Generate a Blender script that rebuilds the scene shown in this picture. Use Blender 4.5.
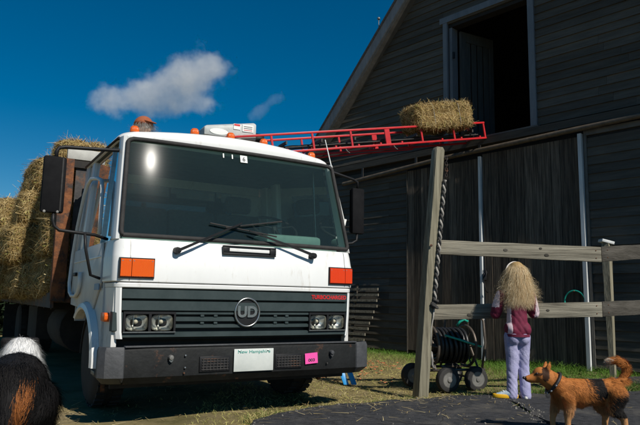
import bpy, bmesh, math, random
import numpy as np
from mathutils import Vector, Matrix, Quaternion

for o in list(bpy.data.objects):
    bpy.data.objects.remove(o, do_unlink=True)
SC = bpy.context.scene
COL = SC.collection
R = math.radians
random.seed(7)
RNG = np.random.default_rng(7)

# ------------------------------------------------------------------ camera
EYE = 0.84
cam_data = bpy.data.cameras.new('camera')
cam_data.sensor_width = 36.0
cam_data.lens = 36.0 * 620.0 / 640.0
cam_data.clip_start = 0.05
cam_data.clip_end = 6000.0
cam = bpy.data.objects.new('camera', cam_data)
COL.objects.link(cam)
_p, _r = R(8.0), R(1.0)
_fw = Vector((0, math.cos(_p), math.sin(_p)))
_rt0 = Vector((1, 0, 0))
_up0 = _rt0.cross(_fw)
_rt = _rt0 * math.cos(_r) + _up0 * math.sin(_r)
_up = _up0 * math.cos(_r) - _rt0 * math.sin(_r)
cam.matrix_world = Matrix(((_rt.x, _up.x, -_fw.x, 0), (_rt.y, _up.y, -_fw.y, 0),
                           (_rt.z, _up.z, -_fw.z, EYE), (0, 0, 0, 1)))
SC.camera = cam

# ------------------------------------------------------------------ sky, sun, exposure
SUN_EL = R(42.0)
SUN_H = Vector((0.626, -0.780))             # towards the sun, on the ground
world = bpy.data.worlds.new('World')
SC.world = world
world.use_nodes = True
wn = world.node_tree
wn.nodes.clear()
w_out = wn.nodes.new('ShaderNodeOutputWorld')
w_bg = wn.nodes.new('ShaderNodeBackground')
w_sky = wn.nodes.new('ShaderNodeTexSky')
w_sky.sky_type = 'NISHITA'
w_sky.sun_disc = False
w_sky.sun_elevation = SUN_EL
w_sky.sun_rotation = math.atan2(SUN_H.x, SUN_H.y)
w_sky.altitude = 900.0
w_sky.air_density = 1.0
w_sky.dust_density = 0.1
w_sky.ozone_density = 4.0
w_hs = wn.nodes.new('ShaderNodeHueSaturation')
w_hs.inputs['Saturation'].default_value = 1.45
w_hs.inputs['Hue'].default_value = 0.491
w_hs.inputs['Value'].default_value = 1.0
wn.links.new(w_sky.outputs[0], w_hs.inputs['Color'])
wn.links.new(w_hs.outputs[0], w_bg.inputs['Color'])
w_bg.inputs['Strength'].default_value = 0.058
wn.links.new(w_bg.outputs[0], w_out.inputs['Surface'])

sun_data = bpy.data.lights.new('sun', 'SUN')
sun_data.energy = 4.3
sun_data.angle = R(0.5)
sun_data.color = (1.0, 0.95, 0.86)
sun = bpy.data.objects.new('sun', sun_data)
COL.objects.link(sun)
_s = Vector((SUN_H.x * math.cos(SUN_EL), SUN_H.y * math.cos(SUN_EL), math.sin(SUN_EL)))
sun.rotation_euler = (-_s).to_track_quat('-Z', 'Y').to_euler()
sun.location = _s * 60

SC.view_settings.view_transform = 'Standard'
SC.view_settings.look = 'None'
SC.view_settings.exposure = 0.15
SC.view_settings.gamma = 1.0
SC.view_settings.use_curve_mapping = False
SC.cycles.use_denoising = True
SC.cycles.max_bounces = 8
SC.cycles.transparent_max_bounces = 16
SC.cycles.sample_clamp_indirect = 4.0
SC.cycles.volume_max_steps = 128
SC.cycles.volume_bounces = 2

# ------------------------------------------------------------------ materials
MATS = {}


def mat(name, c1, c2=None, scale=8.0, rough=0.6, metal=0.0, bump=0.0, bscale=None, stretch=(1, 1, 1),
        detail=6.0, spec=0.5, rand=0.0, lo=0.35, hi=0.65, coat=0.0, c3=None, c3scale=2.0, c3lo=0.55, c3hi=0.7):
    m = bpy.data.materials.new(name)
    m.use_nodes = True
    nt = m.node_tree
    b = nt.nodes['Principled BSDF']
    b.inputs['Roughness'].default_value = rough
    b.inputs['Metallic'].default_value = metal
    b.inputs['Specular IOR Level'].default_value = spec
    b.inputs['Coat Weight'].default_value = coat
    L = nt.links.new
    tc = nt.nodes.new('ShaderNodeTexCoord')
    mp = nt.nodes.new('ShaderNodeMapping')
    mp.inputs['Scale'].default_value = stretch
    L(tc.outputs['Object'], mp.inputs['Vector'])
    vec = mp.outputs[0]
    info = nt.nodes.new('ShaderNodeObjectInfo')
    if rand:
        ad = nt.nodes.new('ShaderNodeVectorMath'); ad.operation = 'MULTIPLY_ADD'
        cmb = nt.nodes.new('ShaderNodeCombineXYZ')
        for k in range(3):
            L(info.outputs['Random'], cmb.inputs[k])
        ad.inputs[1].default_value = (37, 53, 71)
        L(cmb.outputs[0], ad.inputs[0]); L(vec, ad.inputs[2])
        vec = ad.outputs[0]
    col = None
    if c2 is not None:
        n = nt.nodes.new('ShaderNodeTexNoise')
        n.inputs['Scale'].default_value = scale
        n.inputs['Detail'].default_value = detail
        n.inputs['Roughness'].default_value = 0.65
        L(vec, n.inputs['Vector'])
        rp = nt.nodes.new('ShaderNodeValToRGB')
        rp.color_ramp.elements[0].position = lo
        rp.color_ramp.elements[1].position = hi
        rp.color_ramp.elements[0].color = (*c1, 1)
        rp.color_ramp.elements[1].color = (*c2, 1)
        L(n.outputs['Fac'], rp.inputs['Fac'])
        col = rp.outputs['Color']
        if c3 is not None:
            n3 = nt.nodes.new('ShaderNodeTexNoise')
            n3.inputs['Scale'].default_value = c3scale
            n3.inputs['Detail'].default_value = 8
            n3.inputs['Roughness'].default_value = 0.7
            L(vec, n3.inputs['Vector'])
            mr = nt.nodes.new('ShaderNodeMapRange')
            mr.inputs['From Min'].default_value = c3lo
            mr.inputs['From Max'].default_value = c3hi
            L(n3.outputs['Fac'], mr.inputs['Value'])
            mx = nt.nodes.new('ShaderNodeMix'); mx.data_type = 'RGBA'
            L(mr.outputs[0], mx.inputs['Factor'])
            L(col, mx.inputs['A'])
            mx.inputs['B'].default_value = (*c3, 1)
            col = mx.outputs['Result']
        if rand:
            hs = nt.nodes.new('ShaderNodeHueSaturation')
            mr2 = nt.nodes.new('ShaderNodeMapRange')
            mr2.inputs['To Min'].default_value = 1 - rand
            mr2.inputs['To Max'].default_value = 1 + rand
            L(info.outputs['Random'], mr2.inputs['Value'])
            L(mr2.outputs[0], hs.inputs['Value'])
            L(col, hs.inputs['Color'])
            col = hs.outputs['Color']
        L(col, b.inputs['Base Color'])
    else:
        b.inputs['Base Color'].default_value = (*c1, 1)
    if bump:
        nb = nt.nodes.new('ShaderNodeTexNoise')
        nb.inputs['Scale'].default_value = bscale or scale * 3
        nb.inputs['Detail'].default_value = 8
        L(vec, nb.inputs['Vector'])
        bp = nt.nodes.new('ShaderNodeBump')
        bp.inputs['Strength'].default_value = bump
        bp.inputs['Distance'].default_value = 0.01
        L(nb.outputs['Fac'], bp.inputs['Height'])
        L(bp.outputs[0], b.inputs['Normal'])
    MATS[name] = m
    return m


def attr_mat(name, rough=0.7, spec=0.3, trans=0.0, mul=1.0):
    m = bpy.data.materials.new(name)
    m.use_nodes = True
    nt = m.node_tree
    b = nt.nodes['Principled BSDF']
    a = nt.nodes.new('ShaderNodeAttribute')
    a.attribute_name = 'Col'
    b.inputs['Roughness'].default_value = rough
    b.inputs['Specular IOR Level'].default_value = spec
    nt.links.new(a.outputs['Color'], b.inputs['Base Color'])
    if trans:
        t = nt.nodes.new('ShaderNodeBsdfTranslucent')
        nt.links.new(a.outputs['Color'], t.inputs['Color'])
        mx = nt.nodes.new('ShaderNodeMixShader')
        mx.inputs[0].default_value = trans
        nt.links.new(b.outputs[0], mx.inputs[1]); nt.links.new(t.outputs[0], mx.inputs[2])
        nt.links.new(mx.outputs[0], nt.nodes['Material Output'].inputs['Surface'])
    MATS[name] = m
    return m


def glass_mat(name, tint, gloss=0.02, rough=0.0, ior=1.5, dust=0.0, haze=0.0):
    m = bpy.data.materials.new(name)
    m.use_nodes = True
    nt = m.node_tree
    nt.nodes.clear()
    o = nt.nodes.new('ShaderNodeOutputMaterial')
    t = nt.nodes.new('ShaderNodeBsdfTransparent'); t.inputs[0].default_value = (*tint, 1)
    g = nt.nodes.new('ShaderNodeBsdfGlossy'); g.inputs['Roughness'].default_value = rough
    f = nt.nodes.new('ShaderNodeFresnel'); f.inputs[0].default_value = ior
    mx = nt.nodes.new('ShaderNodeMixShader')
    nt.links.new(f.outputs[0], mx.inputs[0]); nt.links.new(t.outputs[0], mx.inputs[1]); nt.links.new(g.outputs[0], mx.inputs[2])
    last = mx.outputs[0]
    if haze:      # wiped-on film of grime: a faint, soft second reflection
        g2 = nt.nodes.new('ShaderNodeBsdfGlossy'); g2.inputs['Roughness'].default_value = .10
        mx3 = nt.nodes.new('ShaderNodeMixShader'); mx3.inputs[0].default_value = haze
        nt.links.new(last, mx3.inputs[1]); nt.links.new(g2.outputs[0], mx3.inputs[2])
        last = mx3.outputs[0]
    if dust:
        d = nt.nodes.new('ShaderNodeBsdfDiffuse'); d.inputs[0].default_value = (.30, .46, .41, 1)
        tc = nt.nodes.new('ShaderNodeTexCoord')
        n = nt.nodes.new('ShaderNodeTexNoise'); n.inputs['Scale'].default_value = 260; n.inputs['Detail'].default_value = 3
        n2 = nt.nodes.new('ShaderNodeTexNoise'); n2.inputs['Scale'].default_value = 2.2; n2.inputs['Detail'].default_value = 3
        nt.links.new(tc.outputs['Object'], n.inputs['Vector']); nt.links.new(tc.outputs['Object'], n2.inputs['Vector'])
        mr = nt.nodes.new('ShaderNodeMapRange'); mr.inputs['From Min'].default_value = .58; mr.inputs['From Max'].default_value = .74
        mr.inputs['To Max'].default_value = dust * 2.2
        nt.links.new(n.outputs['Fac'], mr.inputs['Value'])
        mu = nt.nodes.new('ShaderNodeMath'); mu.operation = 'MULTIPLY'
        mr3 = nt.nodes.new('ShaderNodeMapRange'); mr3.inputs['From Min'].default_value = .4; mr3.inputs['From Max'].default_value = .65
        nt.links.new(n2.outputs['Fac'], mr3.inputs['Value'])
        nt.links.new(mr.outputs[0], mu.inputs[0]); nt.links.new(mr3.outputs[0], mu.inputs[1])
        ad = nt.nodes.new('ShaderNodeMath'); ad.operation = 'ADD'; ad.inputs[1].default_value = dust * .7
        nt.links.new(mu.outputs[0], ad.inputs[0])
        mx2 = nt.nodes.new('ShaderNodeMixShader')
        nt.links.new(ad.outputs[0], mx2.inputs[0]); nt.links.new(last, mx2.inputs[1]); nt.links.new(d.outputs[0], mx2.inputs[2])
        last = mx2.outputs[0]
    nt.links.new(last, o.inputs['Surface'])
    MATS[name] = m
    return m


# ------------------------------------------------------------------ mesh helpers
class MB:
    """collects shapes, then links them as one mesh object"""
    def __init__(s):
        s.v = []; s.f = []

    def add(s, vs, fs):
        n = len(s.v)
        s.v += [tuple(map(float, q)) for q in vs]
        s.f += [tuple(i + n for i in q) for q in fs]
        return s

    def box(s, c, d, rot=None):
        x, y, z = d[0] / 2, d[1] / 2, d[2] / 2
        P = [Vector((a * x, b * y, g * z)) for g in (-1, 1) for b in (-1, 1) for a in (-1, 1)]
        if rot is not None:
            P = [rot @ q for q in P]
        P = [q + Vector(c) for q in P]
        return s.add(P, [(0, 2, 3, 1), (4, 5, 7, 6), (0, 1, 5, 4), (2, 6, 7, 3), (0, 4, 6, 2), (1, 3, 7, 5)])

    def bar(s, a, b, w, h, up=(0, 0, 1)):
        a, b = Vector(a), Vector(b)
        d = (b - a).normalized()
        side = d.cross(Vector(up))
        side = side.normalized() if side.length > 1e-6 else Vector((1, 0, 0))
        u = side.cross(d)
        P = []
        for q in (a, b):
            P += [q + side * (i * w / 2) + u * (j * h / 2) for i, j in ((-1, -1), (1, -1), (1, 1), (-1, 1))]
        return s.add(P, [(3, 2, 1, 0), (4, 5, 6, 7), (0, 1, 5, 4), (1, 2, 6, 5), (2, 3, 7, 6), (3, 0, 4, 7)])

    def loft(s, rings, close=True, caps=True):
        n = len(rings[0])
        vs = [q for r in rings for q in r]
        fs = []
        for i in range(len(rings) - 1):
            for j in range(n if close else n - 1):
                k = (j + 1) % n
                fs.append((i * n + j, i * n + k, (i + 1) * n + k, (i + 1) * n + j))
        if caps and close:
            fs.append(tuple(range(n - 1, -1, -1)))
            fs.append(tuple((len(rings) - 1) * n + j for j in range(n)))
        return s.add(vs, fs)

    def tube(s, path, r, n=8, closed=False):
        path = [Vector(q) for q in path]
        m = len(path)
        rr = r if isinstance(r, (list, tuple)) else [r] * m
        up = Vector((0.013, 0.021, 1)).normalized()
        rings = []
        for i, q in enumerate(path):
            if closed:
                d = path[(i + 1) % m] - path[i - 1]
            else:
                d = path[min(i + 1, m - 1)] - path[max(i - 1, 0)]
            d = d.normalized() if d.length > 1e-9 else Vector((0, 0, 1))
            up = up - d * up.dot(d)
            if up.length < 1e-4:
                up = d.orthogonal()
            up.normalize()
            sd = d.cross(up)
            rings.append([q + (sd * math.cos(2 * math.pi * k / n) + up * math.sin(2 * math.pi * k / n)) * rr[i] for k in range(n)])
        if closed:
            rings.append(rings[0])
            return s.loft(rings, True, False)
        return s.loft(rings)

    def lathe(s, prof, n=24, c=(0, 0, 0), axis='x', arc=None):
        rings = []
        for (r, a) in prof:
            ring = []
            for k in range(n):
                t = 2 * math.pi * k / n
                p, q = r * math.cos(t), r * math.sin(t)
                v = {'x': (a, p, q), 'y': (q, a, p), 'z': (p, q, a)}[axis]
                ring.append((c[0] + v[0], c[1] + v[1], c[2] + v[2]))
            rings.append(ring)
        return s.loft(rings)

    def prism(s, poly, lo, hi, f):
        """poly: 2-D points, f(a, b, t) -> xyz, extruded from lo to hi"""
        n = len(poly)
        vs = [f(a, b, lo) for a, b in poly] + [f(a, b, hi) for a, b in poly]
        fs = [tuple(range(n - 1, -1, -1)), tuple(range(n, 2 * n))]
        fs += [(j, (j + 1) % n, n + (j + 1) % n, n + j) for j in range(n)]
        return s.add(vs, fs)

    def ell(s, c, r, n=14, rot=None):
        rings = []
        for i in range(1, n // 2 + 3):
            t = math.pi * i / (n // 2 + 3)
            ring = []
            for k in range(n):
                p = 2 * math.pi * k / n
                v = Vector((r[0] * math.sin(t) * math.cos(p), r[1] * math.sin(t) * math.sin(p), r[2] * math.cos(t)))
                if rot is not None:
                    v = rot @ v
                ring.append(v + Vector(c))
            rings.append(ring)
        return s.loft(rings)

    def build(s, name, m, parent=None, smooth=False, bevel=0.0, fix=True, auto=None):
        me = bpy.data.meshes.new(name)
        me.from_pydata(s.v, [], s.f)
        if fix or bevel:
            bm = bmesh.new(); bm.from_mesh(me)
            if fix:
                bmesh.ops.recalc_face_normals(bm, faces=bm.faces)
            if bevel:
                es = [e for e in bm.edges if len(e.link_faces) == 2 and e.calc_face_angle(0) > 0.5]
                bmesh.ops.bevel(bm, geom=es, offset=bevel, segments=2, profile=0.5, affect='EDGES', clamp_overlap=True)
            bm.to_mesh(me); bm.free()
        if smooth or bevel:
            me.polygons.foreach_set('use_smooth', [True] * len(me.polygons))
            if auto or bevel:
                me.set_sharp_from_angle(angle=R(auto or 35))
        return link(name, me, m, parent)


def link(name, me, m, parent=None):
    ob = bpy.data.objects.new(name, me)
    COL.objects.link(ob)
    if m is not None:
        me.materials.append(MATS[m] if isinstance(m, str) else m)
    if parent is not None:
        ob.parent = parent
    return ob


def empty(name, loc=(0, 0, 0), rz=0.0):
    o = bpy.data.objects.new(name, None)
    o.empty_display_size = 0.2
    COL.objects.link(o)
    o.location = loc
    o.rotation_euler = (0, 0, rz)
    return o


def tag(o, label, cat, group=None):
    o['label'] = label
    o['category'] = cat
    if group:
        o['group'] = group
    return o


def kind(o, k):
    o['kind'] = k
    return o


def copy_tree(o, parent=None):
    c = o.copy()
    COL.objects.link(c)
    if parent is not None:
        c.parent = parent
    for ch in list(o.children):
        copy_tree(ch, c)
    return c


def np_mesh(name, V, F, m, cols=None, parent=None, smooth=False):
    """V (n,3), F (k,3 or 4), cols (n,3)"""
    me = bpy.data.meshes.new(name)
    n, k = len(V), F.shape[1]
    me.vertices.add(n)
    me.vertices.foreach_set('co', np.asarray(V, np.float32).ravel())
    me.loops.add(F.size)
    me.loops.foreach_set('vertex_index', np.asarray(F, np.int32).ravel())
    me.polygons.add(len(F))
    me.polygons.foreach_set('loop_start', np.arange(0, F.size, k, dtype=np.int32))
    me.update(calc_edges=True)
    if cols is not None:
        set_cols(me, cols)
    if smooth:
        me.polygons.foreach_set('use_smooth', [True] * len(F))
    return link(name, me, m, parent)


def set_cols(me, cols):
    a = me.color_attributes.new('Col', 'FLOAT_COLOR', 'POINT')
    c = np.ones((len(me.vertices), 4), np.float32)
    c[:, :3] = cols
    a.data.foreach_set('color', c.ravel())


def ribbons(base, d, length, width, bend, rng, segs=2, side=None):
    """thin tapering blades; base (n,3), d (n,3) unit, bend (n,3) tip offset. returns V, F(quads), strand id"""
    n = len(base)
    if side is None:
        side = np.cross(d, rng.normal(size=(n, 3)))
    side = side / (np.linalg.norm(side, axis=1, keepdims=True) + 1e-9)
    V = []
    for i in range(segs + 1):
        t = i / segs
        c = base + d * (length * t)[:, None] + bend * (t * t)
        w = (width * (1 - 0.75 * t) / 2)[:, None] * side
        V += [c - w, c + w]
    V = np.stack(V, 1).reshape(-1, 3)
    k = 2 * (segs + 1)
    b0 = np.arange(n)[:, None] * k
    F = np.concatenate([b0 + np.array([[2 * i, 2 * i + 1, 2 * i + 3, 2 * i + 2]]) for i in range(segs)], 0)
    return V, F, np.repeat(np.arange(n), k)


def text_mesh(body, size, depth=0.001, bold=0.0):
    cu = bpy.data.curves.new('txt', 'FONT')
    cu.body = body
    cu.size = size
    cu.extrude = depth
    cu.offset = bold
    cu.align_x = 'CENTER'
    cu.align_y = 'CENTER'
    ob = bpy.data.objects.new('txt', cu)
    COL.objects.link(ob)
    dg = bpy.context.evaluated_depsgraph_get()
    me = bpy.data.meshes.new_from_object(ob.evaluated_get(dg))
    bpy.data.objects.remove(ob, do_unlink=True)
    me.materials.clear()
    return me


def write_on(name, body, size, m, parent, loc, xdir, updir, depth=0.001, bold=0.0, wide=1.0):
    me = text_mesh(body, size, depth, bold)
    x = Vector(xdir).normalized(); u = Vector(updir); u = (u - x * u.dot(x)).normalized(); z = x.cross(u)
    M = Matrix(((x.x, u.x, z.x, loc[0]), (x.y, u.y, z.y, loc[1]), (x.z, u.z, z.z, loc[2]), (0, 0, 0, 1)))
    me.transform(M @ Matrix.Diagonal((wide, 1, 1, 1)))
    return link(name, me, m, parent)


def organic(prims, voxel=0.012, smooth=6):
    """union of ellipsoids and tapered limbs as ONE continuous mesh"""
    b = MB()
    for pr in prims:
        if pr[0] == 'e':
            b.ell(pr[1], pr[2], 16, pr[3] if len(pr) > 3 else None)
        else:
            pts, rad = pr[1], pr[2]
            P = [Vector(q) for q in pts]
            # dense tapered tube with round ends
            path, rr = [], []
            for i in range(len(P) - 1):
                for k in range(4):
                    t = k / 4
                    path.append(P[i].lerp(P[i + 1], t)); rr.append(rad[i] * (1 - t) + rad[i + 1] * t)
            path.append(P[-1]); rr.append(rad[-1])
            b.tube(path, rr, 12)
            for q, r0 in zip(P, rad):
                b.ell(q, (r0, r0, r0), 12)
    me = bpy.data.meshes.new('organic')
    me.from_pydata(b.v, [], b.f)
    bm = bmesh.new(); bm.from_mesh(me)
    bmesh.ops.recalc_face_normals(bm, faces=bm.faces)
    bm.to_mesh(me); bm.free()
    ob = bpy.data.objects.new('organic', me)
    COL.objects.link(ob)
    r = ob.modifiers.new('r', 'REMESH'); r.mode = 'VOXEL'; r.voxel_size = voxel; r.use_smooth_shade = True
    s = ob.modifiers.new('s', 'SMOOTH'); s.factor = 0.5; s.iterations = smooth
    dg = bpy.context.evaluated_depsgraph_get()
    out = bpy.data.meshes.new_from_object(ob.evaluated_get(dg))
    bpy.data.objects.remove(ob, do_unlink=True)
    out.polygons.foreach_set('use_smooth', [True] * len(out.polygons))
    return out


def mesh_arrays(me):
    V = np.empty(len(me.vertices) * 3, np.float32); me.vertices.foreach_get('co', V)
    N = np.empty(len(me.vertices) * 3, np.float32); me.vertices.foreach_get('normal', N)
    return V.reshape(-1, 3), N.reshape(-1, 3)


def scatter(me, n, rng):
    me.calc_loop_triangles()
    T = np.empty(len(me.loop_triangles) * 3, np.int32); me.loop_triangles.foreach_get('vertices', T)
    T = T.reshape(-1, 3)
    V, N = mesh_arrays(me)
    A = np.linalg.norm(np.cross(V[T[:, 1]] - V[T[:, 0]], V[T[:, 2]] - V[T[:, 0]]), axis=1)
    i = rng.choice(len(T), n, p=A / A.sum())
    a, b = rng.random(n), rng.random(n)
    sw = a + b > 1
    a[sw], b[sw] = 1 - a[sw], 1 - b[sw]
    c = 1 - a - b
    P = V[T[i, 0]] * c[:, None] + V[T[i, 1]] * a[:, None] + V[T[i, 2]] * b[:, None]
    M = N[T[i, 0]] * c[:, None] + N[T[i, 1]] * a[:, None] + N[T[i, 2]] * b[:, None]
    return P, M / (np.linalg.norm(M, axis=1, keepdims=True) + 1e-9)


def arc(c, r, a0, a1, n):
    return [(c[0] + r * math.cos(a0 + (a1 - a0) * i / n), c[1] + r * math.sin(a0 + (a1 - a0) * i / n)) for i in range(n + 1)]


# palette (real-world base colours)
mat('ground_mix', (.10, .088, .036), (.26, .205, .095), 1.6, .95, bump=.5, bscale=60, c3=(.24, .19, .11), c3scale=.55, c3lo=.48, c3hi=.62, spec=.1)
mat('asphalt', (.024, .025, .028), (.060, .060, .063), 22, .9, bump=1.0, bscale=150, c3=(.125, .115, .10), c3scale=2.6, c3lo=.52, c3hi=.74, spec=.25)
mat('barn_paint', (.070, .062, .049), (.108, .096, .077), 9, .8, bump=.3, bscale=60, stretch=(.25, .25, 3), rand=.26, c3=(.14, .11, .08), c3scale=4, c3lo=.62, c3hi=.8, spec=.25)
mat('barn_boards', (.035, .030, .025), (.15, .12, .09), 16, .9, bump=.6, bscale=50, stretch=(3, 3, .12), rand=.4, c3=(.20, .16, .12), c3scale=6, c3lo=.6, c3hi=.8, spec=.15)
mat('trim_grey', (.12, .135, .15), (.17, .185, .20), 10, .6, bump=.15, stretch=(1, 1, .2))
mat('trim_white', (.50, .52, .52), (.66, .67, .66), 12, .55, stretch=(1, 1, .2), bump=.1)
mat('soffit', (.095, .09, .08), (.14, .13, .115), 6, .8, bump=.2)
mat('roofing', (.04, .04, .042), (.07, .07, .07), 20, .9, bump=.5)
mat('black_inside', (.010, .010, .010), (.022, .020, .017), 4, .9)
mat('loft_door_paint', (.045, .05, .05), (.075, .08, .075), 14, .7, bump=.2, stretch=(2, 2, .2))
mat('galvanised', (.07, .056, .04), (.13, .10, .07), 14, .6, metal=.2, bump=.1, c3=(.22, .13, .06), c3scale=5, c3lo=.6, c3hi=.75)
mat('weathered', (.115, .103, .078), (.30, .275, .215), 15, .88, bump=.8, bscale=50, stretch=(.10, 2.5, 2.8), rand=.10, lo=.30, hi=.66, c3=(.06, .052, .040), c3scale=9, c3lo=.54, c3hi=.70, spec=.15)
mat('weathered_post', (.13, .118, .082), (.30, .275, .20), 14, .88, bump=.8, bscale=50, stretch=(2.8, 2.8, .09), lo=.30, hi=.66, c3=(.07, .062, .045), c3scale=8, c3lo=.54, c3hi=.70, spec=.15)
mat('weathered_dark_shade', (.050, .045, .036), (.10, .09, .075), 11, .85, bump=.5, bscale=45, stretch=(.12, 2.5, 2.5), c3=(.03, .028, .024), c3scale=7, spec=.2)  # dark wood; on the right fence boards the shade is put into this colour
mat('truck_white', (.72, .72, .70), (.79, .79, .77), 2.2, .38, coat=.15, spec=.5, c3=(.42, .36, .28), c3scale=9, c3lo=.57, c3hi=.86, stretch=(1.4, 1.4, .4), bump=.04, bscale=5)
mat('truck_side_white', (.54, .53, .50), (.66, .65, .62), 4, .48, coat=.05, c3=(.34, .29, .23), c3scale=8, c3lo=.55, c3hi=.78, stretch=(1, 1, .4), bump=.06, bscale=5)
mat('truck_grille', (.026, .040, .041), (.038, .054, .055), 7, .6, bump=.08, spec=.25)
mat('mirror_black', (.007, .007, .008), (.011, .011, .012), 10, .8, spec=.1)
mat('black_plastic', (.009, .009, .010), (.014, .014, .015), 10, .5, spec=.25)
mat('black_rubber', (.016, .015, .015), (.030, .028, .026), 14, .8, bump=.2)
mat('bumper_black', (.007, .0075, .0075), (.013, .014, .014), 8, .6, spec=.2, bump=.25, bscale=30, c3=(.13, .055, .026), c3scale=7, c3lo=.60, c3hi=.76)
mat('bumper_corner', (.035, .037, .040), (.055, .056, .06), 12, .6, bump=.25)
mat('chassis', (.012, .011, .010), (.030, .024, .019), 9, .85)
mat('rust', (.12, .042, .016), (.24, .09, .032), 13, .9, bump=.6, bscale=50, c3=(.035, .028, .025), c3scale=6, c3lo=.47, c3hi=.60)
mat('rusty_steel', (.035, .034, .035), (.065, .06, .058), 12, .8, bump=.4, c3=(.17, .07, .03), c3scale=5, c3lo=.53, c3hi=.66)
mat('pale_panel', (.36, .35, .32), (.48, .47, .43), 6, .7, c3=(.22, .15, .10), c3scale=9, c3lo=.62, c3hi=.78)
mat('chrome', (.62, .62, .60), None, rough=.14, metal=1.0)
mat('dull_chrome', (.33, .33, .32), (.45, .45, .43), 30, .3, metal=.9)
mat('reflector', (.86, .86, .80), None, rough=.28, metal=.75)
mat('bulb', (.55, .5, .38), None, rough=.2)
mat('interior_dark', (.06, .07, .068), (.085, .10, .095), 12, .85)
mat('dash_green', (.13, .19, .175), (.17, .24, .22), 8, .7)
mat('seat_cloth', (.03, .034, .036), (.05, .055, .055), 40, .95)
mat('sticker_white', (.78, .80, .76), None, rough=.4)
mat('sticker_pink', (.85, .09, .38), None, rough=.5)
mat('print_dark', (.03, .03, .035), None, rough=.5)
mat('print_teal', (.02, .30, .25), None, rough=.5)
mat('print_red', (.62, .02, .022), None, rough=.4)
mat('print_blue', (.05, .16, .33), None, rough=.4)
mat('plate_white', (.52, .55, .52), (.62, .64, .60), 9, .4)
mat('blue_plastic', (.02, .27, .62), None, rough=.4)
mat('conveyor_red', (.46, .012, .018), (.56, .022, .026), 9, .42, spec=.4, c3=(.22, .03, .02), c3scale=14, c3lo=.6, c3hi=.75)
mat('dark_steel', (.03, .028, .027), (.06, .055, .05), 12, .6, metal=.3)
mat('motor_grey', (.40, .42, .41), (.50, .52, .50), 4, .5, c3=(.3, .3, .28), c3scale=10)
mat('hose_black', (.012, .013, .013), (.022, .022, .022), 20, .38)
mat('hose_green', (.012, .30, .22), (.02, .38, .28), 10, .4)
mat('reel_steel', (.07, .06, .05), (.15, .12, .095), 14, .5, metal=.5)
mat('hub_grey', (.14, .135, .125), (.24, .23, .21), 10, .5, metal=.3)
mat('disc_yellow', (.78, .42, .015), (.82, .46, .02), 5, .4)
mat('rope', (.26, .24, .21), (.40, .38, .34), 60, .9, bump=.3)
mat('rope_dark', (.025, .024, .022), (.05, .048, .045), 60, .9)
mat('skin', (.55, .34, .25), (.60, .38, .29), 20, .55)
mat('jacket_maroon', (.105, .004, .024), (.155, .007, .036), 30, .8, bump=.15, bscale=80)
mat('jacket_pale', (.55, .42, .46), (.66, .54, .57), 30, .8)
mat('jeans_lavender', (.26, .25, .42), (.40, .39, .56), 14, .9, bump=.3, bscale=90)
mat('shoe_blue', (.22, .34, .42), (.50, .56, .60), 26, .7)
mat('shoe_sole', (.70, .68, .62), None, rough=.7)
mat('hair_band', (.78, .72, .66), None, rough=.5)
mat('shirt_khaki', (.20, .17, .11), (.26, .22, .15), 20, .9)
mat('trouser_blue', (.05, .07, .12), (.08, .10, .16), 20, .9)
mat('cap_rust', (.27, .075, .03), (.34, .10, .04), 30, .9)
mat('white_paint_tube', (.66, .66, .63), (.76, .76, .73), 12, .4)
mat('collar', (.02, .018, .018), None, rough=.6)
mat('tag_metal', (.6, .6, .58), None, rough=.25, metal=1.0)
mat('tongue_dark', (.02, .013, .012), None, rough=.35)
attr_mat('straw', .8, .2, .15)
attr_mat('grass_blade', .7, .25, .25)
attr_mat('fur', .7, .15)
attr_mat('hair', .45, .4, .5)
glass_mat('windscreen_glass', (.68, .84, .79), dust=.045, haze=.0006)
glass_mat('side_glass', (.30, .38, .38), dust=.02)
glass_mat('lens_clear', (.90, .91, .90))


def lens_mat(name, col, rough=.25):
    m = bpy.data.materials.new(name); m.use_nodes = True
    b = m.node_tree.nodes['Principled BSDF']
    nt = m.node_tree
    tc = nt.nodes.new('ShaderNodeTexCoord')
    wv = nt.nodes.new('ShaderNodeTexWave'); wv.inputs['Scale'].default_value = 38; wv.bands_direction = 'X'
    nt.links.new(tc.outputs['Object'], wv.inputs['Vector'])
    bp = nt.nodes.new('ShaderNodeBump'); bp.inputs['Strength'].default_value = .6; bp.inputs['Distance'].default_value = .004
    nt.links.new(wv.outputs['Fac'], bp.inputs['Height']); nt.links.new(bp.outputs[0], b.inputs['Normal'])
    b.inputs['Base Color'].default_value = (*col, 1)
    b.inputs['Roughness'].default_value = rough
    b.inputs['Subsurface Weight'].default_value = .25
    b.inputs['Subsurface Radius'].default_value = (.02, .006, .002)
    MATS[name] = m


lens_mat('amber_lens', (.80, .115, .006))
lens_mat('red_amber_lens', (.78, .055, .008))
lens_mat('beacon_amber', (.75, .13, .012), .3)

# ------------------------------------------------------------------ ground
def ragged(poly, step=.25, amp=.03, seed=1):
    rg = random.Random(seed)
    out = []
    for i in range(len(poly)):
        a, b = Vector(poly[i]), Vector(poly[(i + 1) % len(poly)])
        n = max(1, int((b - a).length / step))
        for k in range(n):
            q = a.lerp(b, k / n)
            if k and max(abs(q.x), abs(q.y)) < 12:
                q += Vector((rg.uniform(-amp, amp), rg.uniform(-amp, amp)))
                s_ = k * step * 5.1 + seed
                q += Vector((math.sin(s_) * amp * 1.3, math.cos(s_ * 1.37) * amp * 1.3))
            out.append((q.x, q.y))
    return out


def ground_z(x, y):
    return .012 * np.sin(1.9 * x + .7) * np.cos(1.5 * y) + .008 * np.sin(4.1 * x + 2.3 * y)


g = MB()
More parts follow.
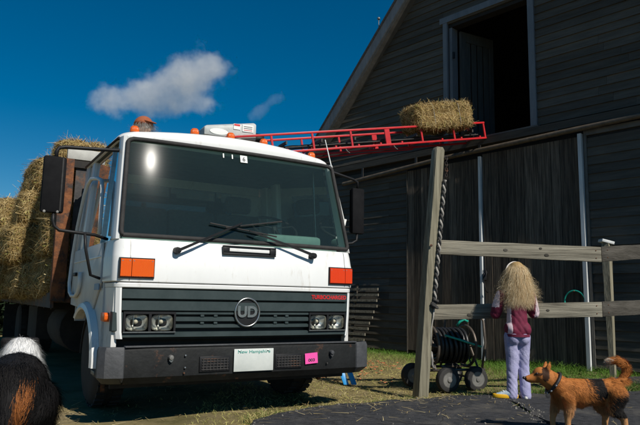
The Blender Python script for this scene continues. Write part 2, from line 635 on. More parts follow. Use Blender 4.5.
# one sheet, fine near the place and coarse out to the horizon
xs = np.concatenate([[-3000, -800, -200, -60, -25], np.linspace(-12, 12, 97), [25, 60, 200, 800, 3000]])
ys = np.concatenate([[-3000, -800, -200, -60, -20, -8], np.linspace(-2, 16, 73), [30, 70, 200, 800, 3000]])
gv = []
for yy in ys:
    for xx in xs:
        near = 1.0 if (-11 < xx < 11 and -1 < yy < 15) else 0.0
        gv.append((xx, yy, float(ground_z(xx, yy)) * near - .012 * (1 - near)))
nx = len(xs)
gf = [(j * nx + i, j * nx + i + 1, (j + 1) * nx + i + 1, (j + 1) * nx + i) for j in range(len(ys) - 1) for i in range(nx - 1)]
g.add(gv, gf)
kind(g.build('ground', 'ground_mix', smooth=True, fix=False), 'structure')

PAVE_A = [(-.05, 4.84), (.345, 5.08), (.87, 5.36), (1.40, 5.62), (1.60, 5.70), (1.605, 5.30), (1.585, 4.49), (1.52, -4), (-1.2, -4), (-.75, 2), (-.42, 4.32)]
PAVE_B = [(1.62, 5.31), (1.615, 5.70), (2.25, 5.82), (3.2, 6.14), (7.5, 7.2), (7.5, -4), (1.54, -4), (1.605, 4.49)]
PAVE_C = [(2.15, 6.42), (3.2, 6.48), (7.5, 7.55), (7.5, 8.6), (4.4, 7.55), (3.5, 7.20), (2.7, 6.86)]
PAVES = [ragged(PAVE_A, .07, .022, 3), ragged(PAVE_B, .07, .02, 4), ragged(PAVE_C, .07, .026, 5)]
CRACKS = ([[(.1, 4.75), (.5, 4.35), (1.5, 4.0)], [(.75, 5.2), (.95, 4.7), (.8, 4.2)]], [[(1.75, 5.2), (2.3, 5.35), (3.0, 5.9)], [(2.2, 5.3), (2.5, 4.6), (2.4, 4.0)]], [[(2.6, 6.6), (3.1, 6.75), (3.9, 6.9)]])
for poly, sd in zip(PAVES, (1, 2, 3)):
    m = MB()
    m.prism(poly, -.02, .034, lambda a, b, t: (a, b, t))
    o = m.build('pavement', 'asphalt')
    kind(o, 'structure')
    rgc = random.Random(sd)
    for line in CRACKS[sd - 1]:
        ctr = []
        for i in range(len(line) - 1):
            a_, b_ = Vector(line[i]), Vector(line[i + 1])
            n_ = max(2, int((b_ - a_).length / .045))
            ctr += [a_.lerp(b_, k / n_) + Vector((rgc.uniform(-.018, .018), rgc.uniform(-.018, .018))) for k in range(n_)]
        top, bot = [], []
        for q_ in ctr:
            w_ = rgc.uniform(.003, .009)
            top.append((q_.x - w_ * .4, q_.y + w_, .0348)); bot.append((q_.x + w_ * .4, q_.y - w_, .0348))
        m = MB()
        n_ = len(top)
        m.add(top + bot, [(i, n_ + i, n_ + i + 1, i + 1) for i in range(n_ - 1)])
        m.build('crack', 'black_inside', o, fix=False)


def inside(px, py, poly):
    r = np.zeros(len(px), bool)
    n = len(poly)
    for i in range(n):
        x0, y0 = poly[i]; x1, y1 = poly[(i + 1) % n]
        c = ((y0 > py) != (y1 > py)) & (px < (x1 - x0) * (py - y0) / (y1 - y0 + 1e-12) + x0)
        r ^= c
    return r


# ------------------------------------------------------------------ barn
P0 = Vector((.811, 10.834, 0))
EW = Vector((.67333, -.73934, 0)).normalized()   # along the wall, to the right
NW = Vector((EW.y, -EW.x, 0))                    # out of the wall
S_L, S_R, S_M = -1.85, 6.85, 2.5
PITCH = 1.03


def W(s, z, off=0.0):
    return P0 + EW * s + NW * off + Vector((0, 0, z))


def rake_z(s):
    return 5.938 + (S_M - 1.153) * PITCH - abs(s - S_M) * PITCH


barn = empty('barn', W(S_M, 0))
tag(barn, 'dark clapboard barn with open hayloft door and sliding doors', 'barn')
BINV = Matrix.Translation(-W(S_M, 0))


class BMB(MB):
    """builds in world coordinates, stored relative to the barn's base"""
    def build(s, name, m, parent=None, **kw):
        if parent is barn or (parent is not None and parent.parent is barn):
            o = barn.location
            s.v = [(x - o.x, y - o.y, z - o.z) for x, y, z in s.v]
        return MB.build(s, name, m, parent, **kw)

    def wbox(s, s0, s1, z0, z1, o0, o1):
        P = [W(a, z, o) for z in (z0, z1) for o in (o0, o1) for a in (s0, s1)]
        return s.add(P, [(0, 2, 3, 1), (4, 5, 7, 6), (0, 1, 5, 4), (2, 6, 7, 3), (0, 4, 6, 2), (1, 3, 7, 5)])

    def clap(s, s0, s1, z0, z1, dl0=0.0, dl1=0.0, t0=.022, t1=.004):
        # wedge: thick bottom edge, thin top; ends may be cut on the rake
        P = []
        for (a, d) in ((s0, dl0), (s1, dl1)):
            P += [W(a, z0, 0), W(a, z0, t0), W(a + d, z1, t1), W(a + d, z1, 0)]
        return s.add(P, [(3, 2, 1, 0), (4, 5, 6, 7), (0, 1, 5, 4), (1, 2, 6, 5), (2, 3, 7, 6), (3, 0, 4, 7)])


# sheathing behind the clapboards with the loft opening left open
D0, D1, DZ0, DZ1 = 1.80, 3.20, 3.27, 5.22
b = BMB()
apex = rake_z(S_M)
b.prism([(S_L, 0), (D0, 0), (D0, rake_z(D0)), (S_L, rake_z(S_L))], -.16, -.004, lambda a, z, t: W(a, z, t))
b.prism([(D1, 0), (S_R, 0), (S_R, rake_z(S_R)), (D1, rake_z(D1))], -.16, -.004, lambda a, z, t: W(a, z, t))
b.prism([(D0, 0), (D1, 0), (D1, DZ0), (D0, DZ0)], -.159, -.005, lambda a, z, t: W(a, z, t))
b.prism([(D0, DZ1), (D1, DZ1), (D1, rake_z(D1)), (S_M, apex), (D0, rake_z(D0))], -.159, -.005, lambda a, z, t: W(a, z, t))
gable = b.build('gable_wall', 'black_inside', barn)
gable['label'] = 'dark clapboard gable wall'
EXPO = .1165
z = 3.30
while z < apex - .1:
    z1 = z + EXPO + .012
    cut = EXPO / PITCH
    sl, sr = S_M - (apex - z) / PITCH, S_M + (apex - z) / PITCH
    sl, sr = max(sl, S_L), min(sr, S_R)
    dl = cut if sl > S_L else 0
    dr = -cut if sr < S_R else 0
    if z < DZ1 + .06:
        spans = [(sl, 1.74, dl, 0), (3.27, sr, 0, dr)]
    else:
        spans = [(sl, sr, dl, dr)]
    for (a0, a1, d0, d1) in spans:
        if a1 - a0 < .15:
            continue
        parts = [(a0, a1, d0, d1)]
        if a1 - a0 > 2.2:
            c = random.uniform(a0 + .7, a1 - .7)
            parts = [(a0, c - .001, d0, 0), (c + .001, a1, 0, d1)]
        for (p0, p1, e0, e1) in parts:
            dz = random.uniform(-.003, .003)
            BMB().clap(p0, p1, z + dz, z1 + dz, e0, e1, .022 + random.uniform(0, .004)).build('clapboard', 'barn_paint', gable, fix=True)
    z += EXPO
z = .05
while z < 3.0:
    for (p0, p1) in ((S_L, .55), (.552, .965)) if int(z / EXPO) % 2 else ((S_L, -.3), (-.298, .965)):
        dz = random.uniform(-.003, .003)
        BMB().clap(p0, p1, z + dz, z + EXPO + .012 + dz, 0, 0, .022 + random.uniform(0, .004)).build('clapboard', 'barn_paint', gable)
    z += EXPO
# other walls, loft floor, roof
b = BMB()
DEEP = 9.0
for s0, s1 in ((S_L + .003, S_L + .15), (S_R - .15, S_R - .003)):
    b.wbox(s0, s1, 0, rake_z(S_L) - .003, -DEEP, -.163)
b.prism([(S_L, 0), (S_R, 0), (S_R, rake_z(S_R)), (S_M, apex), (S_L, rake_z(S_L))], -DEEP - .15, -DEEP - .003, lambda a, zz, t: W(a, zz, t))
b.build('rear_walls', 'barn_paint', barn)
BMB().wbox(S_L + .155, S_R - .155, 3.12, 3.26, -DEEP + .01, -.165).build('loft_floor', 'black_inside', barn)
OV = .18
for sg in (-1, 1):
    b = BMB()
    ea = S_M + sg * (S_M - S_L + .35)
    ez = rake_z(S_L) - .35 * PITCH
    # roof slab: soffit underside, fascia at the front
    b.prism([(S_M, apex + .004), (ea, ez + .004), (ea, ez + .30), (S_M, apex + .30)], -DEEP - .4, OV, lambda a, zz, t: W(a, zz, t))
    rf = b.build('roof', 'soffit', barn)
    b = BMB()
    b.prism([(S_M, apex + .06), (ea, ez + .06), (ea, ez + .285), (S_M, apex + .285)], OV + .002, OV + .03, lambda a, zz, t: W(a, zz, t))
    b.build('rake_board', 'trim_grey', rf)
    b = BMB()
    b.prism([(S_M, apex + .304), (ea - .02 * sg, ez + .304), (ea - .02 * sg, ez + .35), (S_M, apex + .35)], -DEEP - .42, OV + .05, lambda a, zz, t: W(a, zz, t))
    b.build('roof_covering', 'roofing', rf)
# lightning-rod bracket on the left rake
b = BMB()
q = W(.43, rake_z(.43) + .36, OV - .02)
b.tube([q - Vector((0, 0, .05)), q + Vector((0, 0, .22))], .008, 6)
b.ell(q + Vector((0, 0, .24)), (.028, .028, .028), 10)
b.tube([q + EW * -.03, q + EW * .10 + Vector((0, 0, .10)), q + EW * .16 + Vector((0, 0, .14))], .01, 6)
b.build('lightning_rod', 'hub_grey', barn, smooth=True)
# loft door casing
dc = BMB().wbox(1.72, 1.80, 3.30, 5.30, .004, .045).build('door_casing', 'trim_grey', barn)
BMB().wbox(3.20, 3.295, 3.30, 5.30, .004, .045).build('door_casing', 'trim_grey', barn)
BMB().wbox(1.66, 3.355, 5.302, 5.40, .004, .05).build('door_casing', 'trim_grey', barn)
BMB().wbox(1.805, 1.86, 3.30, 5.215, -.158, -.01).build('door_jamb', 'trim_grey', barn)
BMB().wbox(1.70, 3.32, 3.275, 3.298, -.155, .07).build('door_sill', 'soffit', barn)
# the leaf, swung inwards on the left jamb
leaf = BMB()
leaf_o = None
A = W(1.90, 0, -.17)
LD = (-NW * math.cos(R(14)) + EW * math.sin(R(14))).normalized()
LN = LD.cross(Vector((0, 0, 1)))


def leafbox(mb, t0, t1, z0, z1, th=.04):
    P = []
    for zz in (z0, z1):
        for o in (-th / 2, th / 2):
            for t in (t0, t1):
                P.append(A + LD * t + LN * o + Vector((0, 0, zz)))
    return mb.add(P, [(0, 2, 3, 1), (4, 5, 7, 6), (0, 1, 5, 4), (2, 6, 7, 3), (0, 4, 6, 2), (1, 3, 7, 5)])


lb = BMB()
leafbox(lb, 0, .10, 3.30, 5.18); leafbox(lb, .62, .70, 3.30, 5.18); leafbox(lb, .101, .619, 5.02, 5.18); leafbox(lb, .101, .619, 3.30, 3.55)
loft_door = lb.build('loft_door', 'loft_door_paint', barn)
for k in range(4):
    q = BMB()
    leafbox(q, .108 + k * .13, .108 + k * .13 + .10, 3.551, 5.019, .018)
    q.build('board', 'loft_door_paint', loft_door)
for zz in (3.85, 4.75):
    q = BMB()
    q.tube([W(1.875, zz - .05, -.03), W(1.875, zz + .05, -.03)], .02, 8)
    q.build('hinge', 'black_plastic', loft_door)
# header board and door track
BMB().wbox(S_L, S_R, 3.165, 3.268, .004, .085).build('header_board', 'barn_paint', barn)
b = BMB()
b.tube([W(-.46, 2.925, .12), W(1.7, 3.055, .12), W(4.68, 3.125, .12), W(6.7, 3.16, .12)], .036, 10)
trk = b.build('door_track', 'galvanised', barn, smooth=True, auto=40)
for s_ in (.0, 1.2, 2.4, 3.6, 4.8, 6.0):
    BMB().wbox(s_ - .02, s_ + .02, 3.0 + .03 * s_ * .6, 3.16, .09, .102).build('bracket', 'dark_steel', trk)


def board_door(name, s0, s1, z1a, label):
    bk = BMB().wbox(s0, s1, .06, z1a, .006, .03).build(name, 'black_inside', barn)
    bk['label'] = label
    n = round((s1 - s0) / .135)
    w = (s1 - s0) / n
    for k in range(n):
        a0, a1 = s0 + k * w + random.uniform(.001, .004), s0 + (k + 1) * w - random.uniform(.001, .005)
        BMB().wbox(a0, a1, .05 + random.uniform(-.02, .03), z1a - .01, .031, .05 + random.uniform(0, .008)).build('board', 'barn_boards', bk)
    return bk


d1 = board_door('sliding_door', .985, 2.36, 2.98, 'sliding barn door of dark vertical boards behind the hose cart')
d2 = board_door('sliding_door', 2.42, 3.88, 3.03, 'sliding barn door of dark vertical boards behind the girl')
BMB().wbox(2.362, 2.40, .02, 2.99, .02, .09).build('edge_strip', 'trim_white', d1)
BMB().wbox(3.882, 3.93, .02, 3.05, .02, .10).build('edge_strip', 'trim_white', d2)
BMB().wbox(.968, .983, .02, 2.98, .004, .062).build('edge_strip', 'barn_paint', d1)
d3 = BMB().wbox(3.96, 6.1, .06, 3.08, .006, .03).build('sliding_door', 'black_inside', barn)
d3['label'] = 'sliding barn door clad in dark clapboards at the right edge'
z = .06
while z < 2.95:
    q = BMB().clap(3.98, 6.08, z, z + EXPO + .012, 0, 0, .052, .034)
    q.build('clapboard', 'barn_paint', d3)
    z += EXPO
BMB().wbox(3.945, 3.978, .05, 3.09, .031, .06).build('frame', 'soffit', d3)
BMB().wbox(3.979, 6.1, 3.02, 3.09, .031, .06).build('frame', 'soffit', d3)

# ------------------------------------------------------------------ truck  (local: x across, y back, z up)
T0 = Vector((-.52, 4.642, 0))
YAW = R(30.398)
truck = empty('flatbed_truck', T0, YAW)
tag(truck, 'white cab-over flatbed truck with amber roof lights, loaded with hay', 'truck')


def TW(u, w, z):
    c, s = math.cos(YAW), math.sin(YAW)
    return Vector((T0.x + c * u - s * w, T0.y + s * u + c * w, z))


HW = .9726
BELT = 1.232
DOME = .045


def front_w(u, k=DOME):
    return k * (u / HW) ** 2


def outline(hw, w0, r=.10, back=.40, k=DOME, n=7):
    """open outline from left side round the front to the right side"""
    pts = [(-hw, back), (-hw, w0 + front_w(hw, k) + r)]
    for i in range(1, n):
        a = math.pi * (1 + .5 * i / n)
        pts.append((-hw + r + r * math.cos(a), w0 + front_w(hw - r, k) + r + r * math.sin(a)))
    for i in range(13):
        u = -(hw - r) + 2 * (hw - r) * i / 12
        pts.append((u, w0 + front_w(u, k)))
    return pts[:2 + n - 1 + 13] + [(-a, b) for a, b in reversed(pts[:2 + n - 1])]


def front_skin(name, rows, m, parent=truck, thick=.03, **kw):
    """rows: (z, hw, w0[, r])"""
    o, i = [], []
    for row in rows:
        z, hw, w0 = row[:3]
        r = row[3] if len(row) > 3 else .09
        o.append([(a, b, z) for a, b in outline(hw, w0, r)])
        i.append([(a, b, z) for a, b in outline(hw - thick, w0 + thick, max(.02, r - thick * .5))])
    rings = [p + q[::-1] for p, q in zip(o, i)]
    return MB().loft(rings).build(name, m, parent, smooth=True, auto=28, **kw)


# white nose panel between windscreen and grille
nose = front_skin('nose_panel', [(.938, .968, .004), (.944, .9726, 0), (1.108, .9726, -.002), (1.122, .9715, .004), (1.19, .966, .016), (BELT, .962, .030)], 'truck_white')
# seams where the nose panel meets the corner pieces
for sg in (-1, 1):
    u = sg * .868
    MB().loft([[(u - .0018, w0 + front_w(u) - .0012, z), (u + .0018, w0 + front_w(u) - .0012, z), (u + .0018, w0 + front_w(u) + .02, z), (u - .0018, w0 + front_w(u) + .02, z)] for z, w0 in ((.946, 0), (1.108, -.002), (1.122, .004), (1.19, .016), (1.228, .029))]).build('panel_seam', 'chassis', nose)
    MB().box((sg * .9665, .405, 1.06), (.004, .008, .33)).build('panel_seam', 'chassis', nose)
# white surround of the grille, open in the middle
sur = MB()
zt, zb = .932, .562
rows = [(.898, .953, .015), (.904, .9590, .004), (.926, .9610, .002), (.932, .957, .006)]
o_ = [[(a, b, z) for a, b in outline(hw, w0, .08, .36)] for z, hw, w0 in rows]
i_ = [[(a, b, z) for a, b in outline(hw - .03, w0 + .05, .06, .36)] for z, hw, w0 in rows]
sur.loft([p + q[::-1] for p, q in zip(o_, i_)])
for sg in (-1, 1):
    rings = []
    for z, sh in ((.555, .022), (.60, .014), (.72, .006), (.898, 0)):
        hw = .957 - sh
        ro = [(sg * hw, .36), (sg * hw, .13), (sg * (hw - .012), .075), (sg * (hw - .035), .052), (sg * (hw - .048), .052), (sg * (hw - .048), .10), (sg * (hw - .03), .36)]
        rings.append([(a, b, z) for a, b in ro])
    sur.loft(rings)
sur.build('grille_surround', 'truck_white', truck, smooth=True, auto=28)

# grille: backing plus horizontal bars, each a part
gr = MB()
rings = []
for z in (.548, .895):
    rings.append([(a, b, z) for a, b in [(-.905, .09)] + [(-.905 + 1.81 * i / 12, .060 + front_w(-.905 + 1.81 * i / 12)) for i in range(13)] + [(.905, .09), (.905, .30), (-.905, .30)]])
gr.loft(rings)
grille = gr.build('grille', 'black_plastic', truck)


def gbar(z0, z1, out, u0=-.903, u1=.903, d=.05, m='truck_grille', name='grille_bar'):
    n = max(2, int((u1 - u0) / .12))
    rings = []
    for z, oo in ((z0, out - .010), (z0 + .006, out), (z1 - .006, out), (z1, out - .014)):
        us = [u0 + (u1 - u0) * i / n for i in range(n + 1)]
        ring = [(u, .055 - oo + front_w(u), z) for u in us] + [(u, .055 + d + front_w(u), z) for u in reversed(us)]
        rings.append(ring)
    return MB().loft(rings).build(name, m, grille, smooth=True, auto=25)


gbar(.822, .894, .040)
gbar(.742, .812, .043)
for sg in (-1, 1):
    gbar(.716, .739, .036, min(sg * .545, sg * .10), max(sg * .545, sg * .10))
gbar(.668, .704, .034, -.536, .536)
gbar(.622, .652, .034, -.536, .536)
gbar(.560, .600, .034)
for u in (-.34, -.24, .0, .24, .34):
    if u:
        for zz in (.711, .660):
            MB().box((u, .050 + front_w(u), zz), (.028, .06, .016)).build('grille_clip', 'truck_grille', grille, bevel=.003)
for sg in (-1, 1):
    gbar(.604, .735, .030, min(sg * .955, sg * .903) - 0 if sg < 0 else .880, -.880 if sg < 0 else .903)

MB().box((0, .16, .445), (1.86, .02, .45)).build('light_block_plate', 'chassis', truck)  # added plate that blocks sun coming through the gap above the bumper
# headlights, two each side
for sg in (-1, 1):
    bz = MB()
    c0, c1 = sorted((sg * .535, sg * .888))
    ws = [.02 + front_w(u) for u in (c0, c1)]
    P = []
    bez = MB()
    y0 = .018 + front_w(.71)

    def hl_y(u):
        return .008 + front_w(u)
    for (a, b2, z0, z1) in ((c0, c1, .722, .738), (c0, c1, .592, .604), (c0, c0 + .013, .604, .722), (c1 - .013, c1, .604, .722), ((c0 + c1) / 2 - .009, (c0 + c1) / 2 + .009, .604, .722)):
        for t in (0,):
            bez.add([(a, hl_y(a), z0), (b2, hl_y(b2), z0), (b2, hl_y(b2) + .07, z0), (a, hl_y(a) + .07, z0),
                     (a, hl_y(a), z1), (b2, hl_y(b2), z1), (b2, hl_y(b2) + .07, z1), (a, hl_y(a) + .07, z1)],
                    [(3, 2, 1, 0), (4, 5, 6, 7), (0, 1, 5, 4), (1, 2, 6, 5), (2, 3, 7, 6), (3, 0, 4, 7)])
    bezel = bez.build('headlight_bezel', 'black_plastic', truck)
    MB().add([(c0, hl_y(c0) - .004, .597), (c1, hl_y(c1) - .004, .597), (c1, hl_y(c1) + .01, .597), (c0, hl_y(c0) + .01, .597),
              (c0, hl_y(c0) - .004, .603), (c1, hl_y(c1) - .004, .603), (c1, hl_y(c1) + .01, .603), (c0, hl_y(c0) + .01, .603)],
             [(3, 2, 1, 0), (4, 5, 6, 7), (0, 1, 5, 4), (1, 2, 6, 5), (2, 3, 7, 6), (3, 0, 4, 7)]).build('trim_strip', 'dull_chrome', bezel)
    for k in (0, 1):
        a = c0 + .015 + k * ((c1 - c0) / 2 - .005)
        w = (c1 - c0) / 2 - .026
        uc = a + w / 2
        yc = hl_y(uc) + .012
        rings = []
        for (sc_, dy) in ((1.0, 0), (.95, .012), (.72, .032), (.40, .046), (.14, .052)):
            ring = []
            for j in range(20):
                t = 2 * math.pi * j / 20
                cx, cz = math.cos(t), math.sin(t)
                e = .45 if sc_ > .8 else .75
                px_ = math.copysign(abs(cx) ** e, cx) * w / 2 * sc_
                pz_ = math.copysign(abs(cz) ** e, cz) * .054 * sc_
                ring.append((uc + px_, yc + dy, .663 + pz_))
            rings.append(ring)
        hl = MB().loft(rings, True, False).build('headlight', 'reflector', truck, smooth=True, auto=60)
        MB().loft([[(uc + math.cos(t) * rr, yc + dy, .668 + math.sin(t) * rr) for t in [2 * math.pi * j / 12 for j in range(12)]] for rr, dy in ((.012, .05), (.016, .03), (.012, .016), (.003, .012))]).build('bulb', 'bulb', hl, smooth=True)
        rings = []
        for (sc_, dy) in ((1.0, -.004), (.97, -.010), (.6, -.014), (.1, -.015)):
            ring = []
            for j in range(20):
                t = 2 * math.pi * j / 20
                cx, cz = math.cos(t), math.sin(t)
                ring.append((uc + math.copysign(abs(cx) ** .4, cx) * w / 2 * sc_, yc + dy, .663 + math.copysign(abs(cz) ** .4, cz) * .055 * sc_))
            rings.append(ring)
        MB().loft(rings, True, False).build('lens', 'lens_clear', hl, smooth=True)
        MB().box((uc - .02, yc + .02, .668), (.004, .03, .10)).build('reflector_rib', 'dull_chrome', hl)

# emblem: ring, backing and letters
em = MB()
ey = .004
em.lathe([(.002, ey + .012), (.092, ey + .012), (.092, ey + .03), (.002, ey + .03)], 36, (0, 0, .738), 'y')
emblem = em.build('emblem', 'black_plastic', truck, smooth=True, auto=30)
em = MB()
em.tube([(.097 * math.cos(t), ey + .006, .738 + .102 * math.sin(t)) for t in [2 * math.pi * k / 40 for k in range(40)]], .0075, 8, True)
em.build('ring', 'dull_chrome', emblem, smooth=True)
write_on('lettering', 'UD', .108, 'dull_chrome', emblem, (0, ey + .006, .738), (1, 0, 0), (0, 0, 1), .004, .0045, 1.0)

# red lettering at the grille's right end
write_on('lettering', 'TURBOCHARGED', .043, 'print_red', truck, (.725, .0135 + front_w(.725), .858), (1, .083, 0), (0, 0, 1), .0008, .0010, 1.0)

# turn signals
for sg in (-1, 1):
    u0, u1 = sorted((sg * .705, sg * .940))
    ts = MB()
    for (a, b2, z0, z1, oo, m_) in ((u0, u1, .962, 1.102, .010, 0),):
        n = 6
        us = [a + (b2 - a) * i / n for i in range(n + 1)]
        rings = []
        for zz, ins in ((z0, .0), (z1, .0)):
            rings.append([(u, -.012 + front_w(u), zz) for u in us] + [(u, .03 + front_w(u), zz) for u in reversed(us)])
        ts.loft(rings)
    sig = ts.build('turn_signal', 'black_plastic', truck)
    split = u0 + (u1 - u0) * (.34 if sg < 0 else .66)
    for (a, b2) in ((u0 + .007, split - .002), (split + .002, u1 - .007)):
        us = [a + (b2 - a) * i / 5 for i in range(6)]
        rings = []
        for zz, dy in ((.970, 0), (.976, -.009), (1.088, -.009), (1.094, 0)):
            rings.append([(u, -.013 + dy + front_w(u), zz) for u in us] + [(u, .0 + front_w(u), zz) for u in reversed(us)])
        MB().loft(rings).build('lens', 'amber_lens' if sg < 0 else 'red_amber_lens', sig, smooth=True, auto=30)
        for uu in (us[0] + .012, us[-1] - .012):
            MB().lathe([(.001, -.0225 + front_w(uu)), (.004, -.0225 + front_w(uu)), (.004, -.014 + front_w(uu))], 8, (uu, 0, 1.08), 'y').build('screw', 'dull_chrome', sig)

# hand slot above the grille
hs = MB()
yy = -.002
zc = 1.190
for (a, b2, z0, z1) in ((-.215, .215, zc + .022, zc + .034), (-.215, .215, zc - .034, zc - .022), (-.215, -.165, zc - .022, zc + .022), (.165, .215, zc - .022, zc + .022)):
    hs.box(((a + b2) / 2, .003, (z0 + z1) / 2), (b2 - a, .03, z1 - z0))
slot = hs.build('hand_slot', 'black_plastic', truck, bevel=.004)
MB().box((0, .004, zc + .004), (.325, .012, .026)).build('slot_bar', 'truck_white', slot, bevel=.003)
MB().box((0, .012, zc - .014), (.325, .01, .014)).build('slot_gap', 'black_plastic', slot)

# bumper
bp = MB()
BH0, BH1 = .272, .507


def bump_out(hw, wf, back):
    pts = [(-hw, back), (-hw, wf + .095), (-hw + .035, wf + .048), (-hw + .12, wf + .022)]
    pts += [(-.70 + 1.4 * i / 10, wf + .012 * ((-.70 + 1.4 * i / 10) / .7) ** 2) for i in range(11)]
    pts += [(hw - .12, wf + .022), (hw - .035, wf + .048), (hw, wf + .095), (hw, back)]
    return pts


rings = []
for z, ins in ((BH0, .035), (BH0 + .03, .012), (BH0 + .045, 0), (BH1 - .022, 0), (BH1 - .006, .006), (BH1, .02)):
    rings.append([(a, b2, z) for a, b2 in bump_out(1.045 - ins, -.115 + ins, .02)] + [(a, b2, z) for a, b2 in reversed(bump_out(.99, -.06, .015))])
bumper = bp.loft(rings).build('bumper', 'bumper_black', truck, smooth=True, auto=30)
MB().loft([[(-.90, -.104, z), (.90, -.104, z), (.90, -.06, z), (-.90, -.06, z)] for z in (BH1 + .001, BH1 + .012)]).build('bumper_lip', 'bumper_corner', bumper, bevel=.003)
for sg in (-1, 1):
    rings = []
    for z, ins in ((BH0 + .004, .030), (BH0 + .045, -.008), (BH1 - .02, -.008), (BH1 + .004, .0)):
        q = [(a, b2) for a, b2 in bump_out(1.045 - ins, -.115 + ins, .012)[:4 + (1)]]
        q = q[:4] + [(-.905, -.115 + ins + .022)]
        inn = [(a + .02, b2 + .02) for a, b2 in reversed(q)]
        rings.append([(-sg * a, b2, z) for a, b2 in q + inn])
    MB().loft(rings).build('corner_cap', 'bumper_corner', bumper, smooth=True, auto=30)
for sg in (-1, 1):
    u0, u1 = sorted((sg * .19, sg * .385))
    vent = MB().box(((u0 + u1) / 2, -.116, .388), (u1 - u0 + .03, .012, .105)).build('bumper_vent', 'black_plastic', bumper, bevel=.004)
    for k in range(8):
        MB().box((u0 + .01 + k * (u1 - u0 - .02) / 7, -.125, .388), (.005, .008, .08)).build('vent_bar', 'dark_steel', vent)
    for k in range(5):
        MB().box(((u0 + u1) / 2, -.1235, .352 + k * .018), (u1 - u0, .006, .004)).build('vent_bar', 'rusty_steel', vent)
plate = MB().box((.002, -.127, .407), (.307, .006, .156)).build('licence_plate', 'plate_white', bumper, bevel=.002)
write_on('lettering', 'New Hampshire', .032, 'print_teal', plate, (.002, -.1315, .464), (1, 0, 0), (0, 0, 1), .0006, .0, 1.2)
for sx in (-.11, .11):
    MB().lathe([(.001, -.136), (.006, -.134), (.006, -.129)], 8, (sx, 0, .472), 'y').build('bolt', 'dull_chrome', plate)
pk = MB().box((.478, -.122, .402), (.108, .003, .078), Matrix.Rotation(R(-4), 3, 'Y')).build('sticker', 'sticker_pink', bumper)
write_on('lettering', '003', .030, 'print_dark', pk, (.480, -.1245, .388), (1, 0, .05), (0, 0, 1), .0004, .0008, 1.3)
for (u, z) in ((-.60, .44), (.66, .44)):
    MB().lathe([(.001, -.138), (.014, -.136), (.018, -.128), (.018, -.108)], 10, (u, 0, z), 'y').build('tow_bolt', 'hub_grey' if u < 0 else 'bumper_corner', bumper, smooth=True, auto=40)
    MB().prism([(-.016, .0), (.016, 0), (.012, -.022), (0, -.032), (-.012, -.022)], -.1275, -.118, lambda a, b2, t: (u + a, t, z + b2)).build('bolt_tab', 'dull_chrome' if u < 0 else 'bumper_corner', bumper)
for (u, z, m_) in ((-.50, .45, 'dull_chrome'), (-.50, .37, 'dull_chrome'), (-.505, .335, 'rust'), (.62, .36, 'dark_steel')):
    MB().lathe([(.001, -.124), (.006, -.123), (.006, -.112)], 8, (u, 0, z), 'y').build('bolt', m_, bumper)

# cab sides below the belt: panel with wheel-arch cut-out
WC, WZ, AR = .90, .36, .38
AS = 1.22            # the arch is longer than it is high


def arch(r, a0, a1, n):
    return [(WC + r * AS * math.cos(a0 + (a1 - a0) * i / n), WZ + r * math.sin(a0 + (a1 - a0) * i / n)) for i in range(n + 1)]


